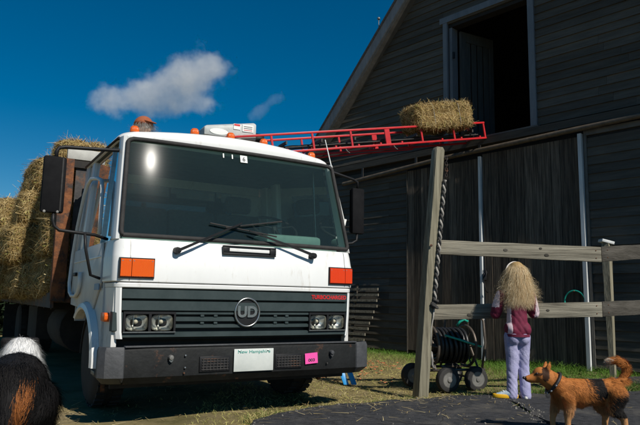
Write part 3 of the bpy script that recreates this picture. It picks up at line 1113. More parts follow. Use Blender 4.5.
for sg in (-1, 1):
    a_pts = arch(AR, math.pi * .02, math.pi * .98, 18)
    poly = [(.36, .47), (WC - AR * AS - .05, .47)] + [(w_, max(z_, .42)) for w_, z_ in reversed(a_pts) if w_ < WC + .30] + [(1.30, .74), (1.74, .76), (1.74, BELT), (.36, BELT)]
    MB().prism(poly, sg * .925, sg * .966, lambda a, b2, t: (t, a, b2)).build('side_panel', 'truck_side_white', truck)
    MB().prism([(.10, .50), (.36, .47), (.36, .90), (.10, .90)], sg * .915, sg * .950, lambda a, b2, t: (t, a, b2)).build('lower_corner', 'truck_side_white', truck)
    # door skin stands a little proud
    dpoly = [(.42, .93)] + [(w_, z_) for w_, z_ in reversed(arch(AR + .055, math.pi * .30, math.pi * .66, 8))] + [(1.56, .84), (1.60, .88), (1.60, BELT - .004), (.42, BELT - .004)]
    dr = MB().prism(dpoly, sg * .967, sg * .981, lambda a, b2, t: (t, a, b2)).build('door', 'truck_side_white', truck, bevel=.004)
    MB().box((sg * .984, 1.00, 1.125), (.008, 1.14, .012)).build('crease', 'truck_white', dr, bevel=.002)
    MB().box((sg * .990, 1.46, 1.02), (.018, .12, .03)).build('door_handle', 'black_plastic', dr, bevel=.004)
    MB().lathe([(.001, sg * .988), (.013, sg * .987), (.013, sg * .979)], 10, (0, 1.30, 1.00), 'x').build('key_lock', 'black_plastic', dr)
    # wheel arch flare
    rings = []
    for i in range(23):
        t = -math.pi * .02 + math.pi * .74 * i / 22
        ca, sa = -math.cos(t), math.sin(t)
        rg = []
        for rr, uu in ((AR - .006, .945), (AR - .006, 1.012), (AR + .010, 1.022), (AR + .042, 1.012), (AR + .056, .968), (AR + .04, .945)):
            rg.append((sg * uu, WC + rr * AS * ca, WZ + rr * sa))
        rings.append(rg)
    MB().loft(rings).build('wheel_arch', 'truck_white', truck, smooth=True, auto=40)
    # side marker, badge
    MB().prism(arc((0, 0), .5, 0, 2 * math.pi, 1)[:1] + [(.03, -.024), (.036, 0), (.03, .024), (-.03, .024), (-.036, .012), (-.036, -.012), (-.03, -.024)][0:7] if False else [(.034, -.022), (.040, 0), (.034, .022), (-.034, .024), (-.042, .010), (-.042, -.012), (-.034, -.024)], sg * .949, sg * .985, lambda a, b2, t: (t, .25 + a * 1.6, .695 + b2 * 1.3)).build('side_marker', 'beacon_amber', truck, bevel=.004)
    MB().box((sg * .984, .52, .905), (.004, .17, .045)).build('badge', 'print_blue', dr)
    # step below the front corner
    st = MB().box((sg * .93, .40, .345), (.10, .20, .15)).build('step', 'rusty_steel', truck, bevel=.004)
    for k in range(3):
        MB().box((sg * .985, .44, .300 + k * .045), (.012, .11, .028)).build('step_tread', 'hub_grey', st, bevel=.002)
    MB().bar((sg * .92, .42, .30), (sg * .90, .50, .16), .03, .03).build('step_strut', 'rust', st)
    # inner wheel house
    MB().prism(arch(AR + .005, 0, math.pi, 14) + list(reversed(arch(AR - .008, 0, math.pi, 14))), sg * .50, sg * .924, lambda a, b2, t: (t, a, b2)).build('wheel_house', 'chassis', truck)
# cab floor, firewall, back wall
MB().box((0, .95, .93), (1.84, 1.55, .05)).build('cab_floor', 'interior_dark', truck)
bw = MB()
bw.box((0, 1.735, .92), (1.846, .03, .61)); bw.box((0, 1.735, 2.02), (1.70, .03, .20))
for sg in (-1, 1):
    bw.box((sg * .72, 1.735, 1.572), (.36, .03, .69))
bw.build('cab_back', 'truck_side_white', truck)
MB().box((0, 1.735, 1.572), (1.078, .012, .69)).build('rear_window', 'side_glass', truck)

# greenhouse: pillars, roof, header
WT_Z, WT_W = 2.015, .244           # windscreen top


def shell_pt(t, u_frac, hwb=.985, hwt=.922):
    """point on the windscreen surface: t 0..1 up, u_frac -1..1"""
    hw = hwb + (hwt - hwb) * t
    u = u_frac * hw
    return Vector((u, .030 + (WT_W - .030) * t + .0475 * u * u / .81, BELT + (WT_Z - BELT) * t))


# windscreen: rounded sheet
def rr_pt(a, b2, inset):
    return shell_pt(.5 + .5 * b2 * (1 - inset * 1.0), a * (1 - inset))


ws = MB()
N1, N2 = 22, 12
vs = []
for j in range(N2 + 1):
    for i in range(N1 + 1):
        vs.append(shell_pt(.045 + .92 * j / N2, (-1 + 2 * i / N1) * .935) + Vector((0, .006, 0)))
ws.add(vs, [(j * (N1 + 1) + i, j * (N1 + 1) + i + 1, (j + 1) * (N1 + 1) + i + 1, (j + 1) * (N1 + 1) + i) for j in range(N2) for i in range(N1)])
screen = ws.build('windscreen', 'windscreen_glass', truck, smooth=True, fix=False)
# black rubber gasket
gk = []
for i in range(25):
    gk.append(shell_pt(.035, -.93 + 1.86 * i / 24))
for k in range(1, 4):
    gk.append(shell_pt(.035 + .04 * k / 3, .93 + .017 * math.sin(k / 3 * 1.57)))
for i in range(1, 12):
    gk.append(shell_pt(.075 + .86 * i / 12, .947))
for k in range(4):
    gk.append(shell_pt(.935 + .035 * k / 3, .947 - .04 * (k / 3) ** 2))
for i in range(1, 24):
    gk.append(shell_pt(.972, .907 - 1.814 * i / 24))
for k in range(4):
    gk.append(shell_pt(.97 - .035 * k / 3, -.907 - .04 * math.sqrt(k / 3)))
for i in range(1, 12):
    gk.append(shell_pt(.935 - .86 * i / 12, -.947))
for k in range(3):
    gk.append(shell_pt(.075 - .04 * k / 3, -.947 + .012 * k / 3))
MB().tube(gk, .017, 8, True).build('gasket', 'black_rubber', screen, smooth=True)
st6 = MB()
c = shell_pt(.905, .02); 
st6.add([shell_pt(t, u) + Vector((0, -.004, 0)) for t, u in ((.865, -.012), (.865, .052), (.94, .052), (.94, -.012))], [(0, 1, 2, 3)])
sk = st6.build('sticker', 'sticker_white', screen, fix=False)
write_on('lettering', '6', .052, 'print_dark', sk, shell_pt(.9, .02) + Vector((0, -.0065, 0)), (1, 0, 0), (0, .28, 1), .0004, .001)
for u0 in (-.17, -.09):
    q = MB().add([shell_pt(t, u) + Vector((0, -.004, 0)) for t, u in ((.89, u0), (.89, u0 + .010), (.935, u0 + .010), (.935, u0))], [(0, 1, 2, 3)])
    q.build('sticker', 'sticker_white', screen, fix=False)

for sg in (-1, 1):
    # A pillar: from belt corner up to the roof
    rings = []
    for t in (0, .25, .5, .75, 1.0):
        q = shell_pt(t, sg * .955)
        hw = .970 - (.970 - .912) * t
        z = q.z
        b0 = q.y
        rings.append([(q.x, q.y + .004, z), (sg * (hw - .010), b0 + .022, z), (sg * hw, b0 + .065, z), (sg * (hw + .001), b0 + .125 - .02 * t, z), (sg * (hw - .045), b0 + .12 - .02 * t, z), (q.x - sg * .02, q.y + .05, z)])
    MB().loft(rings).build('front_pillar', 'truck_white', truck, smooth=True, auto=30)
    # B pillar
    rings = []
    for t in (0, .5, 1.0):
        hw = .966 - .058 * t; z = BELT + (2.02 - BELT) * t
        rings.append([(sg * hw, 1.34, z), (sg * hw, 1.46, z), (sg * (hw - .05), 1.46, z), (sg * (hw - .05), 1.34, z)])
    MB().loft(rings).build('rear_pillar', 'truck_white', truck, bevel=.006)
    rings = []
    for t in (0, .5, 1.0):
        hw = .966 - .058 * t; z = BELT + (2.02 - BELT) * t
        rings.append([(sg * hw, 1.58, z), (sg * hw, 1.742, z), (sg * (hw - .05), 1.742, z), (sg * (hw - .05), 1.58, z)])
    MB().loft(rings).build('back_corner', 'truck_side_white', truck, bevel=.006)
    # quarter-light bar and door glass
    rings = []
    for t in (0, .5, 1.0):
        hw = .958 - .058 * t; z = BELT + (2.02 - BELT) * t
        rings.append([(sg * hw, .62, z), (sg * hw, .645, z), (sg * (hw - .02), .645, z), (sg * (hw - .02), .62, z)])
    MB().loft(rings).build('window_bar', 'dull_chrome', truck)
    MB().add([(sg * .940, .24, BELT), (sg * .940, 1.345, BELT), (sg * .884, 1.345, 2.02), (sg * .884, .46, 2.02)], [(0, 1, 2, 3)]).build('door_window', 'side_glass', truck, fix=False)
    MB().add([(sg * .930, 1.455, BELT), (sg * .930, 1.585, BELT), (sg * .874, 1.585, 2.02), (sg * .874, 1.455, 2.02)], [(0, 1, 2, 3)]).build('quarter_window', 'side_glass', truck, fix=False)
    # gutter
    MB().tube([(sg * .917, .40, 2.012), (sg * .922, .9, 2.018), (sg * .922, 1.7, 2.018)], .012, 6).build('rain_gutter', 'black_plastic', truck, smooth=True)
# roof
rings = []
prof = [(2.002, 0.0), (2.022, -.006), (2.046, .010), (2.064, .04), (2.078, .10), (2.086, .22)]
NR = 28


def roof_ring(z, ins):
    pts = []
    hw = .918 - ins * .75
    f = WT_W - .012 + ins * .9
    bk = 1.755 - ins * .5
    r = .13
    for i in range(8):
        a = math.pi * (1 + .5 * i / 7)
        pts.append((-hw + r + r * math.cos(a), f + .10 + r + r * math.sin(a)))
    for i in range(1, 12):
        u = -(hw - r) + 2 * (hw - r) * i / 12
        pts.append((u, f + .10 * (u / (hw - r)) ** 2))
    pts += [(-a, b2) for a, b2 in reversed(pts[:8])]
    pts += [(hw, bk - .08), (hw - .06, bk), (-hw + .06, bk), (-hw, bk - .08)]
    return [(a, b2, z + (.046 * (1 - (a / .9) ** 2) * min(1, (z - 2.0) / .05))) for a, b2 in pts]


for z, ins in prof:
    rings.append(roof_ring(z, ins))
roof = MB().loft(rings).build('roof', 'truck_white', truck, smooth=True, auto=50)
# amber marker lights along the roof's front edge
for (u, zz, w_) in ((-.80, 2.062, .43), (-.336, 2.108, .40), (-.033, 2.117, .39), (.271, 2.112, .40), (.755, 2.068, .43)):
    bs = MB().lathe([(.002, zz - .012), (.040, zz - .012), (.038, zz + .016), (.002, zz + .016)], 16, (u, w_, 0), 'z').build('marker_light', 'black_plastic', truck, smooth=True, auto=30)
    MB().lathe([(.034, zz + .0165), (.035, zz + .035), (.031, zz + .055), (.022, zz + .066), (.002, zz + .070)], 18, (u, w_, 0), 'z').build('lens', 'beacon_amber', bs, smooth=True, auto=60)
# wipers
for (piv, tip, bl0, bl1) in (((-.555, -.012, 1.165), (-.06, .047, 1.40), (-.18, 1.36), (.30, 1.445)), ((.545, -.012, 1.182), (.0, .035, 1.345), (-.30, 1.385), (.24, 1.318))):
    wp = MB().lathe([(.001, -.03), (.022, -.028), (.026, .0), (.026, .03)], 12, (piv[0], 0, piv[2]), 'y').build('wiper', 'black_plastic', truck, smooth=True, auto=40)
    MB().loft([[(p_[0] + dx, p_[1] - .022 + dy, p_[2] + dz) for dx, dy, dz in ((0, 0, -h_), (0, .008, -h_), (0, .008, h_), (0, 0, h_))] for p_, h_ in ((piv, .012), ((piv[0] * .75 + tip[0] * .25, piv[1] * .75 + tip[1] * .25 - .01, piv[2] * .75 + tip[2] * .25), .010), (tip, .006))]).build('wiper_arm', 'black_plastic', wp)

    def on_screen(u, z):
        t = (z - BELT) / (WT_Z - BELT)
        hw = .985 - .063 * t
        q = shell_pt(t, u / hw)
        return Vector((u, q.y - .016, z))
    n = 6
    MB().tube([on_screen(bl0[0] + (bl1[0] - bl0[0]) * i / n, bl0[1] + (bl1[1] - bl0[1]) * i / n) for i in range(n + 1)], .0062, 6).build('wiper_blade', 'black_rubber', wp)
# interior
MB().loft([[(u, .16 + front_w(u), z0) for u in (-.90, .90)] + [(.90, .62, z0), (-.90, .62, z0)] for z0 in (.96, 1.262)]).build('dashboard', 'dash_green', truck, bevel=.02)
MB().loft([[(.28, .30, z0), (.80, .30, z0), (.80, .60, z0), (.28, .60, z0)] for z0 in (1.264, 1.37)]).build('instrument_hood', 'dash_green', truck, bevel=.03)
for u in (-.45, .02, .50):
    seat = MB().loft([[(u - .23, w_, z0), (u + .23, w_, z0), (u + .23, w_ + .12, z0), (u - .23, w_ + .12, z0)] for w_, z0 in ((1.30, 1.05), (1.38, 1.42), (1.42, 1.66))]).build('seat', 'seat_cloth', truck, bevel=.03)
    MB().box((u, 1.16, 1.06), (.46, .48, .14)).build('cushion', 'seat_cloth', seat, bevel=.03)
    if u > .3:
        MB().box((u, 1.45, 1.76), (.26, .10, .16)).build('headrest', 'seat_cloth', seat, bevel=.03)
sw = MB()
cc = Vector((.56, .74, 1.47)); tl_ = R(34)
ring = [cc + Vector((.21 * math.cos(a), .21 * math.sin(a) * math.cos(tl_), .21 * math.sin(a) * math.sin(tl_) * 1.0)) for a in [2 * math.pi * k / 32 for k in range(32)]]
sw.tube(ring, .013, 8, True)
steer = sw.build('steering_wheel', 'black_plastic', truck, smooth=True)
MB().tube([cc, cc + Vector((0, -.14, -.25))], .03, 8).build('column', 'black_plastic', steer)
for a in (.3, math.pi - .3, -math.pi / 2):
    MB().bar(cc, cc + Vector((.2 * math.cos(a), .2 * math.sin(a) * math.cos(tl_), .2 * math.sin(a) * math.sin(tl_))), .03, .012).build('spoke', 'black_plastic', steer)
MB().box((.50, 1.70, 1.62), (.06, .01, .42)).build('window_strap', 'blue_plastic', truck)
MB().tube([(.62, 1.69, 1.42), (.62, 1.66, 1.58), (.60, 1.66, 1.62), (.585, 1.66, 1.63)], .010, 6).build('grab_handle', 'white_paint_tube', truck, smooth=True)
MB().loft([[(-.9 * (1 - .08 * t), .45 + .0 * t, 2.0 + .012 * t), (.9, .45, 2.0 + .012 * t), (.9, 1.7, 2.0 + .012 * t), (-.9, 1.7, 2.0 + .012 * t)] for t in (0, 1)]).build('headlining', 'interior_dark', truck)
# white grab hoop behind the door on the near side
HO = [(-1.0, 1.13, 1.03), (-1.0, 1.14, .93), (-1.0, 1.20, .868), (-1.0, 1.32, .835), (-1.0, 1.50, .835), (-1.0, 1.62, .87), (-1.0, 1.67, .95), (-.99, 1.65, 1.2), (-.98, 1.57, 1.45), (-.965, 1.43, 1.72), (-.955, 1.34, 1.80), (-.95, 1.22, 1.83), (-.95, .95, 1.79), (-.95, .78, 1.745), (-.955, .70, 1.66), (-.97, .62, 1.42), (-.975, .60, 1.30)]
MB().tube(HO, .016, 8).build('grab_rail', 'white_paint_tube', truck, smooth=True)
# mirrors with their tube arms
mr = MB().box((-1.35, .36, 1.605), (.150, .05, .40)).build('mirror', 'mirror_black', truck, bevel=.015)
MB().box((-1.35, .387, 1.605), (.145, .004, .37)).build('mirror_glass', 'chrome', mr)
MB().box((-1.30, .333, 1.605), (.012, .008, .38)).build('rib', 'black_rubber', mr, bevel=.003)
for dz, du in ((-.195, -.055), (-.193, .03)):
    MB().lathe([(.001, .325), (.009 + .1 * max(0, -du) * .05, .326), (.009, .345)], 8, (-1.345 + du, 0, 1.605 + dz), 'y').build('bolt', 'hub_grey', mr)
MB().tube([(-1.345, .36, 1.79), (-1.345, .36, 1.845), (-1.33, .36, 1.872), (-1.29, .36, 1.882), (-1.1, .35, 1.892), (-.93, .35, 1.905), (-.86, .38, 1.92)], .014, 8).build('mirror_arm', 'black_plastic', mr, smooth=True)
MB().tube([(-1.335, .36, 1.41), (-1.335, .36, 1.35), (-1.325, .36, 1.315), (-1.29, .36, 1.288), (-1.2, .36, 1.281), (-1.05, .37, 1.272), (-.95, .42, 1.25)], .012, 8).build('mirror_arm', 'black_plastic', mr, smooth=True)
MB().tube([(-1.12, .36, 1.281), (-1.105, .36, 1.16), (-1.06, .37, .985), (-.985, .43, .965)], .011, 8).build('mirror_arm', 'black_plastic', mr, smooth=True)
m2 = MB().box((1.245, .42, 1.65), (.13, .05, .42)).build('mirror', 'mirror_black', truck, bevel=.015)
MB().box((1.245, .447, 1.65), (.13, .004, .39)).build('mirror_glass', 'chrome', m2)
MB().tube([(1.245, .42, 1.86), (1.245, .42, 1.92), (1.20, .42, 1.94), (.95, .40, 1.98), (.86, .42, 1.98)], .012, 8).build('mirror_arm', 'black_plastic', m2, smooth=True)
MB().tube([(1.245, .42, 1.44), (1.24, .42, 1.38), (1.19, .42, 1.35), (1.1, .42, 1.34), (.95, .42, 1.28)], .012, 8).build('mirror_arm', 'black_plastic', m2, smooth=True)
MB().tube([(1.055, .33, 1.50), (.95, .52, 2.30)], [.007, .004], 6).build('antenna', 'white_paint_tube', truck)
MB().tube([(.955, .36, 1.36), (1.03, .34, 1.42), (1.06, .33, 1.55)], .012, 6).build('antenna_mount', 'white_paint_tube', truck, smooth=True)

# wheels
def wheel(u, w, sg, dual=False):
    prof = [(.18, -.11), (.31, -.115), (.345, -.09), (.355, -.05), (.355, .05), (.345, .09), (.31, .115), (.18, .11)]
    ty = MB().lathe(prof, 36, (u, w, .355), 'x').build('wheel', 'chassis', truck, smooth=True, auto=40)
    t2 = MB()
    for k in range(30):
        a = 2 * math.pi * k / 30
        for uu in (-.06, .06):
            t2.box((u + uu, w + .355 * math.cos(a + uu), .355 + .355 * math.sin(a + uu)), (.07, .045, .016), Matrix.Rotation(a + uu + math.pi / 2, 3, 'X'))
    kind(t2.build('tread', 'black_rubber', ty), 'stuff')
    rim = [(.195, sg * .108), (.205, sg * .085), (.19, sg * .05), (.11, sg * .03), (.10, sg * .075), (.075, sg * .10), (.002, sg * .105)]
    rm = MB().lathe(rim, 24, (u, w, .355), 'x').build('rim', 'rusty_steel', ty, smooth=True, auto=40)


for sg in (-1, 1):
    wheel(sg * .82, WC, sg)
    wheel(sg * .90, 6.1, sg)
    wheel(sg * .66, 6.1, sg)
# chassis
ch = MB()
for sg in (-1, 1):
    ch.box((sg * .38, 4.2, .60), (.09, 8.0, .20))
ch.box((0, .99, .42), (1.5, .10, .10)); ch.box((0, 6.1, .42), (1.6, .12, .12)); ch.lathe([(.01, 5.9), (.2, 5.95), (.2, 6.25), (.01, 6.3)], 16, (0, 0, .42), 'y')
ch.box((0, .9, .62), (.8, 1.3, .36)); ch.box((0, .45, .5), (1.7, .06, .12))
ch.build('chassis', 'chassis', truck)
MB().lathe([(.01, 2.6), (.24, 2.6), (.25, 2.62), (.25, 3.5), (.24, 3.52), (.01, 3.52)], 20, (-.68, 0, .50), 'y').build('fuel_tank', 'chassis', truck, smooth=True, auto=30)
MB().box((-.80, 4.35, .52), (.40, .90, .42)).build('tool_box', 'chassis', truck, bevel=.01)
MB().box((-.85, 7.6, .40), (.5, .02, .55)).build('mud_flap', 'black_rubber', truck)
# flatbed
bed = MB().box((0, 5.35, .80), (2.14, 6.6, .06)).build('flatbed', 'rusty_steel', truck)
for sg in (-1, 1):
    MB().box((sg * 1.085, 5.35, .79), (.03, 6.62, .14)).build('side_rail', 'rusty_steel', bed)
for k in range(12):
    MB().box((0, 2.35 + k * .54, .735), (2.1, .07, .068)).build('cross_member', 'chassis', bed)
# headboard: rusty frame posts with a steel sheet and a pale top board
hb = MB().box((0, 2.035, 1.46), (1.92, .02, 1.28)).build('headboard', 'rusty_steel', truck)
for u in (-1.045, 1.045):
    MB().box((u, 2.03, 1.46), (.125, .09, 1.36)).build('post', 'rust', hb, bevel=.006)
for u in (-.5, 0, .5):
    MB().box((u, 2.005, 1.46), (.06, .035, 1.28)).build('stiffener', 'rusty_steel', hb)
MB().box((0, 2.02, 2.195), (2.10, .05, .105)).build('top_board', 'pale_panel', hb, bevel=.006)
MB().box((0, 2.02, 2.10), (2.02, .04, .07)).build('top_rail', 'chassis', hb)

# ------------------------------------------------------------------ hay bales
def bale_mesh(seed, L=.96, Wd=.46, H=.37, n=5200, rag=1.0):
    rg = np.random.default_rng(seed)
    # lumpy core
    nx_, ny_, nz_ = 14, 7, 6
    b = MB()
    bm = bmesh.new()
    bmesh.ops.create_cube(bm, size=1.0)
    bmesh.ops.subdivide_edges(bm, edges=bm.edges, cuts=6, use_grid_fill=True)
    V = np.array([v.co[:] for v in bm.verts])
    F = [[v.index for v in f.verts] for f in bm.faces]
    bm.free()
    tris = np.array([t for f in F for t in ((f[0], f[1], f[2]), (f[0], f[2], f[3]))])
    # round the edges a little, pinch at the twines, lumps
    P = V * 2
    P = np.sign(P) * np.abs(P) ** 1.0
    r4 = (np.abs(P) ** 6).sum(1) ** (1 / 6)
    P = P / np.maximum(r4, .5)[:, None] * np.abs(P).max(1)[:, None]
    P = P * np.array([L, Wd, H]) / 2
    lump = np.sin(P[:, 0] * 23 + seed) * .012 + np.sin(P[:, 1] * 31 + seed * 2 + P[:, 2] * 19) * .012
    pinch = sum(np.exp(-((P[:, 0] - s) / .035) ** 2) for s in (-L * .22, L * .22)) * -.022
    P = P + V / np.linalg.norm(V, axis=1, keepdims=True) * (lump + pinch)[:, None]
    A = P[tris[:, 0]]; B_ = P[tris[:, 1]]; C_ = P[tris[:, 2]]
    Nn = np.cross(B_ - A, C_ - A); ar = np.linalg.norm(Nn, axis=1); Nn = Nn / (ar[:, None] + 1e-9)
    out = np.sign((Nn * A).sum(1)); Nn *= out[:, None]
    i = rg.choice(len(tris), n, p=ar / ar.sum())
    a, c = rg.random(n), rg.random(n); sw_ = a + c > 1; a[sw_], c[sw_] = 1 - a[sw_], 1 - c[sw_]
    pos = A[i] * (1 - a - c)[:, None] + B_[i] * a[:, None] + C_[i] * c[:, None]
    nn = Nn[i]
    rd = rg.normal(size=(n, 3)); rd[:, 0] *= .7
    tang = rd - nn * (rd * nn).sum(1, keepdims=True)
    tang /= np.linalg.norm(tang, axis=1, keepdims=True) + 1e-9
    lift = rg.beta(1.1, 5, n) * .9
    d = tang + nn * lift[:, None]; d /= np.linalg.norm(d, axis=1, keepdims=True)
    ln = rg.uniform(.05, .15, n) * (1 + .4 * rag * (rg.random(n) > .9))
    wd = rg.uniform(.0035, .0075, n)
    base = pos - d * (ln * .45)[:, None] + nn * rg.uniform(-.008, .012, n)[:, None]
    Vv, Ff, sid = ribbons(base, d, ln, wd, rg.normal(size=(n, 3)) * .012, rg, 2, side=np.cross(d, nn) + nn * .3)
    tone = rg.random(n)
    c0, c1, c2 = np.array([.17, .10, .034]), np.array([.46, .32, .125]), np.array([.66, .53, .28])
    cc_ = np.where(tone[:, None] < .55, c0 + (c1 - c0) * (tone / .55)[:, None], c1 + (c2 - c1) * ((tone - .55) / .45)[:, None])
    green = rg.random(n) < .07
    cc_[green] *= np.array([.72, .92, .55])
    nv = len(P)
    core = np.tile(np.array([.17, .11, .038]), (nv, 1)) * (1 + .3 * rg.normal(size=(nv, 1)))
    Q = np.concatenate([np.concatenate([tris, tris[:, 2:3]], 1), Ff + nv], 0)
    # triangles first as degenerate-free: keep two arrays in one mesh
    me = bpy.data.meshes.new('hay')
    allV = np.concatenate([P * .985, Vv], 0)
    faces = [tuple(map(int, t)) for t in tris] + [tuple(map(int, q)) for q in (Ff + nv)]
    me.from_pydata(allV.tolist(), [], faces)
    set_cols(me, np.clip(np.concatenate([core, cc_[sid]], 0), 0, 1))
    me.materials.append(MATS['straw'])
    return me


def twine_mesh(L=.96, Wd=.46, H=.37):
    b = MB()
    for s in (-L * .22, L * .22):
        ring = []
        for k in range(24):
            t = 2 * math.pi * k / 24
            e = .35
            ring.append((s, math.copysign(abs(math.cos(t)) ** e, math.cos(t)) * (Wd / 2 - .004), math.copysign(abs(math.sin(t)) ** e, math.sin(t)) * (H / 2 - .004)))
        b.tube(ring, .0035, 5, True)
    me = bpy.data.meshes.new('twine'); me.from_pydata(b.v, [], b.f)
    me.materials.append(MATS['rope'])
    return me


BALES = [bale_mesh(11), bale_mesh(23), bale_mesh(37)]
LOOSE = [bale_mesh(51, 1.0, .52, .42, 8200, 3.0), bale_mesh(67, 1.0, .52, .42, 8200, 3.0)]
TWINE = twine_mesh()


def bale(loc, rz, label, group=None, tilt=0.0, which=0, loose=False, sc=1.0, roll=0.0):
    e = empty('hay_bale', loc, 0)
    e.rotation_euler = (roll, tilt, rz)
    e.scale = (sc, sc, sc)
    tag(e, label, 'hay bale', group)
    o = bpy.data.objects.new('hay', (LOOSE if loose else BALES)[which % (2 if loose else 3)])
    COL.objects.link(o); o.parent = e
    o.location = (0, 0, .185)
    o2 = bpy.data.objects.new('twine', TWINE)
    COL.objects.link(o2); o2.parent = e; o2.location = (0, 0, .185)
    return e


GL = 'hay bales loaded on the truck'
tier = ['bottom', 'second', 'third', 'top']
colm = ['right behind the cab', 'second from the cab', 'third from the cab', 'fourth from the cab', 'last on the bed']
rb = random.Random(5)
k = 0
for c_, (wc, out, nt) in enumerate(((2.66, -1.06, 4), (3.70, -1.24, 4), (4.74, -1.40, 4), (5.78, -1.42, 3), (6.82, -1.40, 3))):
    for t in range(nt):
        bulge = (0, .06, .02, -.05)[t] * (1 if c_ else .5)
        u = out + .14 - bulge + rb.uniform(-.05, .05)
        if c_ == 0 and t == 3:
            u = -.86
        if c_ == 1 and t == 3:
            u += .05
        if c_ == 2 and t == 3:
            u += .33
        p = TW(u, wc + rb.uniform(-.03, .03), .835 + t * (.388 if c_ < 2 else .405))
        bale(p, YAW + math.pi / 2 + rb.uniform(-.10, .10), 'hay bale in the %s layer of the truck load, %s' % (tier[t], colm[c_]), GL,
             rb.uniform(-.04, .04), k, True, 1.0, rb.uniform(-.05, .05))
        k += 1
for t in range(4):
    bale(TW(.62, 2.85, .835 + t * .388), YAW + rb.uniform(-.06, .06), 'hay bale in the %s layer of the stack under the red conveyor' % tier[t], GL, 0, t, True)
bale(TW(-.22, 2.42, .835), YAW, 'flat hay bale that the man in the cap stands on', GL, 0, 1)
tiny = []

# ------------------------------------------------------------------ red hay conveyor
cv_r = Vector((2.37, 9.08, 0)); cv_l = Vector((-1.18, 7.40, 0))
ZR, ZL = 3.255, 2.52
CD = (Vector((cv_r.x, cv_r.y, ZR)) - Vector((cv_l.x, cv_l.y, ZL)))
CL = CD.length
CD.normalize()
CS = CD.cross(Vector((0, 0, 1))).normalized()      # towards the camera side
if CS.y > 0:
    CS = -CS
CU = CS.cross(CD) if CS.cross(CD).z > 0 else CD.cross(CS)
org = Vector((cv_l.x, cv_l.y, ZL))
conv = empty('hay_conveyor', org)
tag(conv, 'long red steel hay conveyor reaching from the truck to the hayloft', 'conveyor')


def CV(t, s, h):
    return CD * t + CS * s + CU * h


HB = .17
HS = .228
for sgn in (1, -1):
    q = MB()
    for h in (0, HS):
        q.bar(CV(0, sgn * HB, h), CV(CL, sgn * HB, h), .026, .026)
    q.build('rail', 'conveyor_red', conv, bevel=.003)
    nst = 8
    for i in range(nst):
        t = .02 + (CL - .04) * i / (nst - 1)
        wd = .075 if i == 4 else .024
        P = MB()
        a = CV(t, sgn * HB, .014); b2 = CV(t, sgn * HB, HS - .014)
        up = CS
        P.bar(a, b2, wd, .02, CS)
        P.build('upright', 'conveyor_red', conv)
for i in range(12):
    t = .1 + (CL - .2) * i / 11
    MB().bar(CV(t, -HB + .014, .03), CV(t, HB - .014, .03), .024, .02).build('cross_bar', 'conveyor_red', conv)
for sgn in (-.06, .06):
    MB().bar(CV(.05, sgn, .075), CV(CL - .05, sgn, .075), .05, .012).build('slide_strip', 'dark_steel', conv)
q = MB()
q.tube([CV(.05 + (CL - .1) * i / 40, 0, .095 + .006 * (i % 2)) for i in range(41)], .012, 6)
chn = q.build('drive_chain', 'dark_steel', conv)
for i in range(8):
    t = .3 + (CL - .5) * i / 7
    MB().bar(CV(t, -.13, .125), CV(t, .13, .125), .02, .04).build('flight', 'dark_steel', conv)
for t in (.95, 1.6, 2.35):
    MB().tube([CV(t, HB, 0), CV(t + .02, HB + .01, -.05), CV(t + .05, HB + .01, -.075)], .006, 5).build('hook', 'hub_grey', conv)
MB().tube([CV(.7, -HB, -.05), CV(2.9, -HB, -.03)], .010, 6).build('brace_rod', 'conveyor_red', conv)
MB().lathe([(.01, -.16), (.05, -.16), (.05, .16), (.01, .16)], 14, (0, 0, 0), 'x').build('end_roller', 'dark_steel', conv)
bale(org + CV(CL - .72, .02, .165) , math.atan2(CD.y, CD.x), 'lone hay bale riding the red conveyor at the hayloft door', None, -math.asin(CD.z), 2, False, 1.06)
# motor housing at the lower end
mo = empty('motor_housing', TW(.93, 2.72, 2.76), YAW + R(-4))
tag(mo, 'grey motor housing with stickers at the conveyor end above the cab roof', 'motor housing')
MB().loft([[(-.40, -.14, 0), (.25, -.15, 0), (.25, .15, 0), (-.40, .14, 0)], [(-.40, -.14, .10), (.25, -.15, .21), (.25, .15, .21), (-.40, .14, .10)], [(-.36, -.10, .13), (.23, -.11, .235), (.23, .11, .235), (-.36, .10, .13)]]).build('cover', 'motor_grey', mo, bevel=.012)
MB().box((.0, -.152, .145), (.085, .004, .07)).build('sticker', 'sticker_white', mo)
MB().box((.0, -.1555, .165), (.075, .002, .022)).build('sticker', 'print_red', mo)
MB().box((.14, -.155, .14), (.14, .004, .09)).build('sticker', 'sticker_white', mo)
for i in range(3):
    MB().box((.14, -.158, .115 + .022 * i), (.11, .002, .007)).build('print_line', 'print_dark' if i else 'print_red', mo)
ov = MB().lathe([(.001, -.152), (.10, -.151), (.10, -.142)], 20, (0, 0, 0), 'y').build('sticker', 'sticker_white', mo)
ov.location = (-.22, .004, .055)
ov.scale = (1.15, 1, .38)
MB().lathe([(.01, -.06), (.06, -.06), (.07, -.03), (.07, .03), (.06, .06), (.01, .06)], 14, (.31, -.06, .05), 'x').build('pulley', 'black_plastic', mo, smooth=True, auto=40)

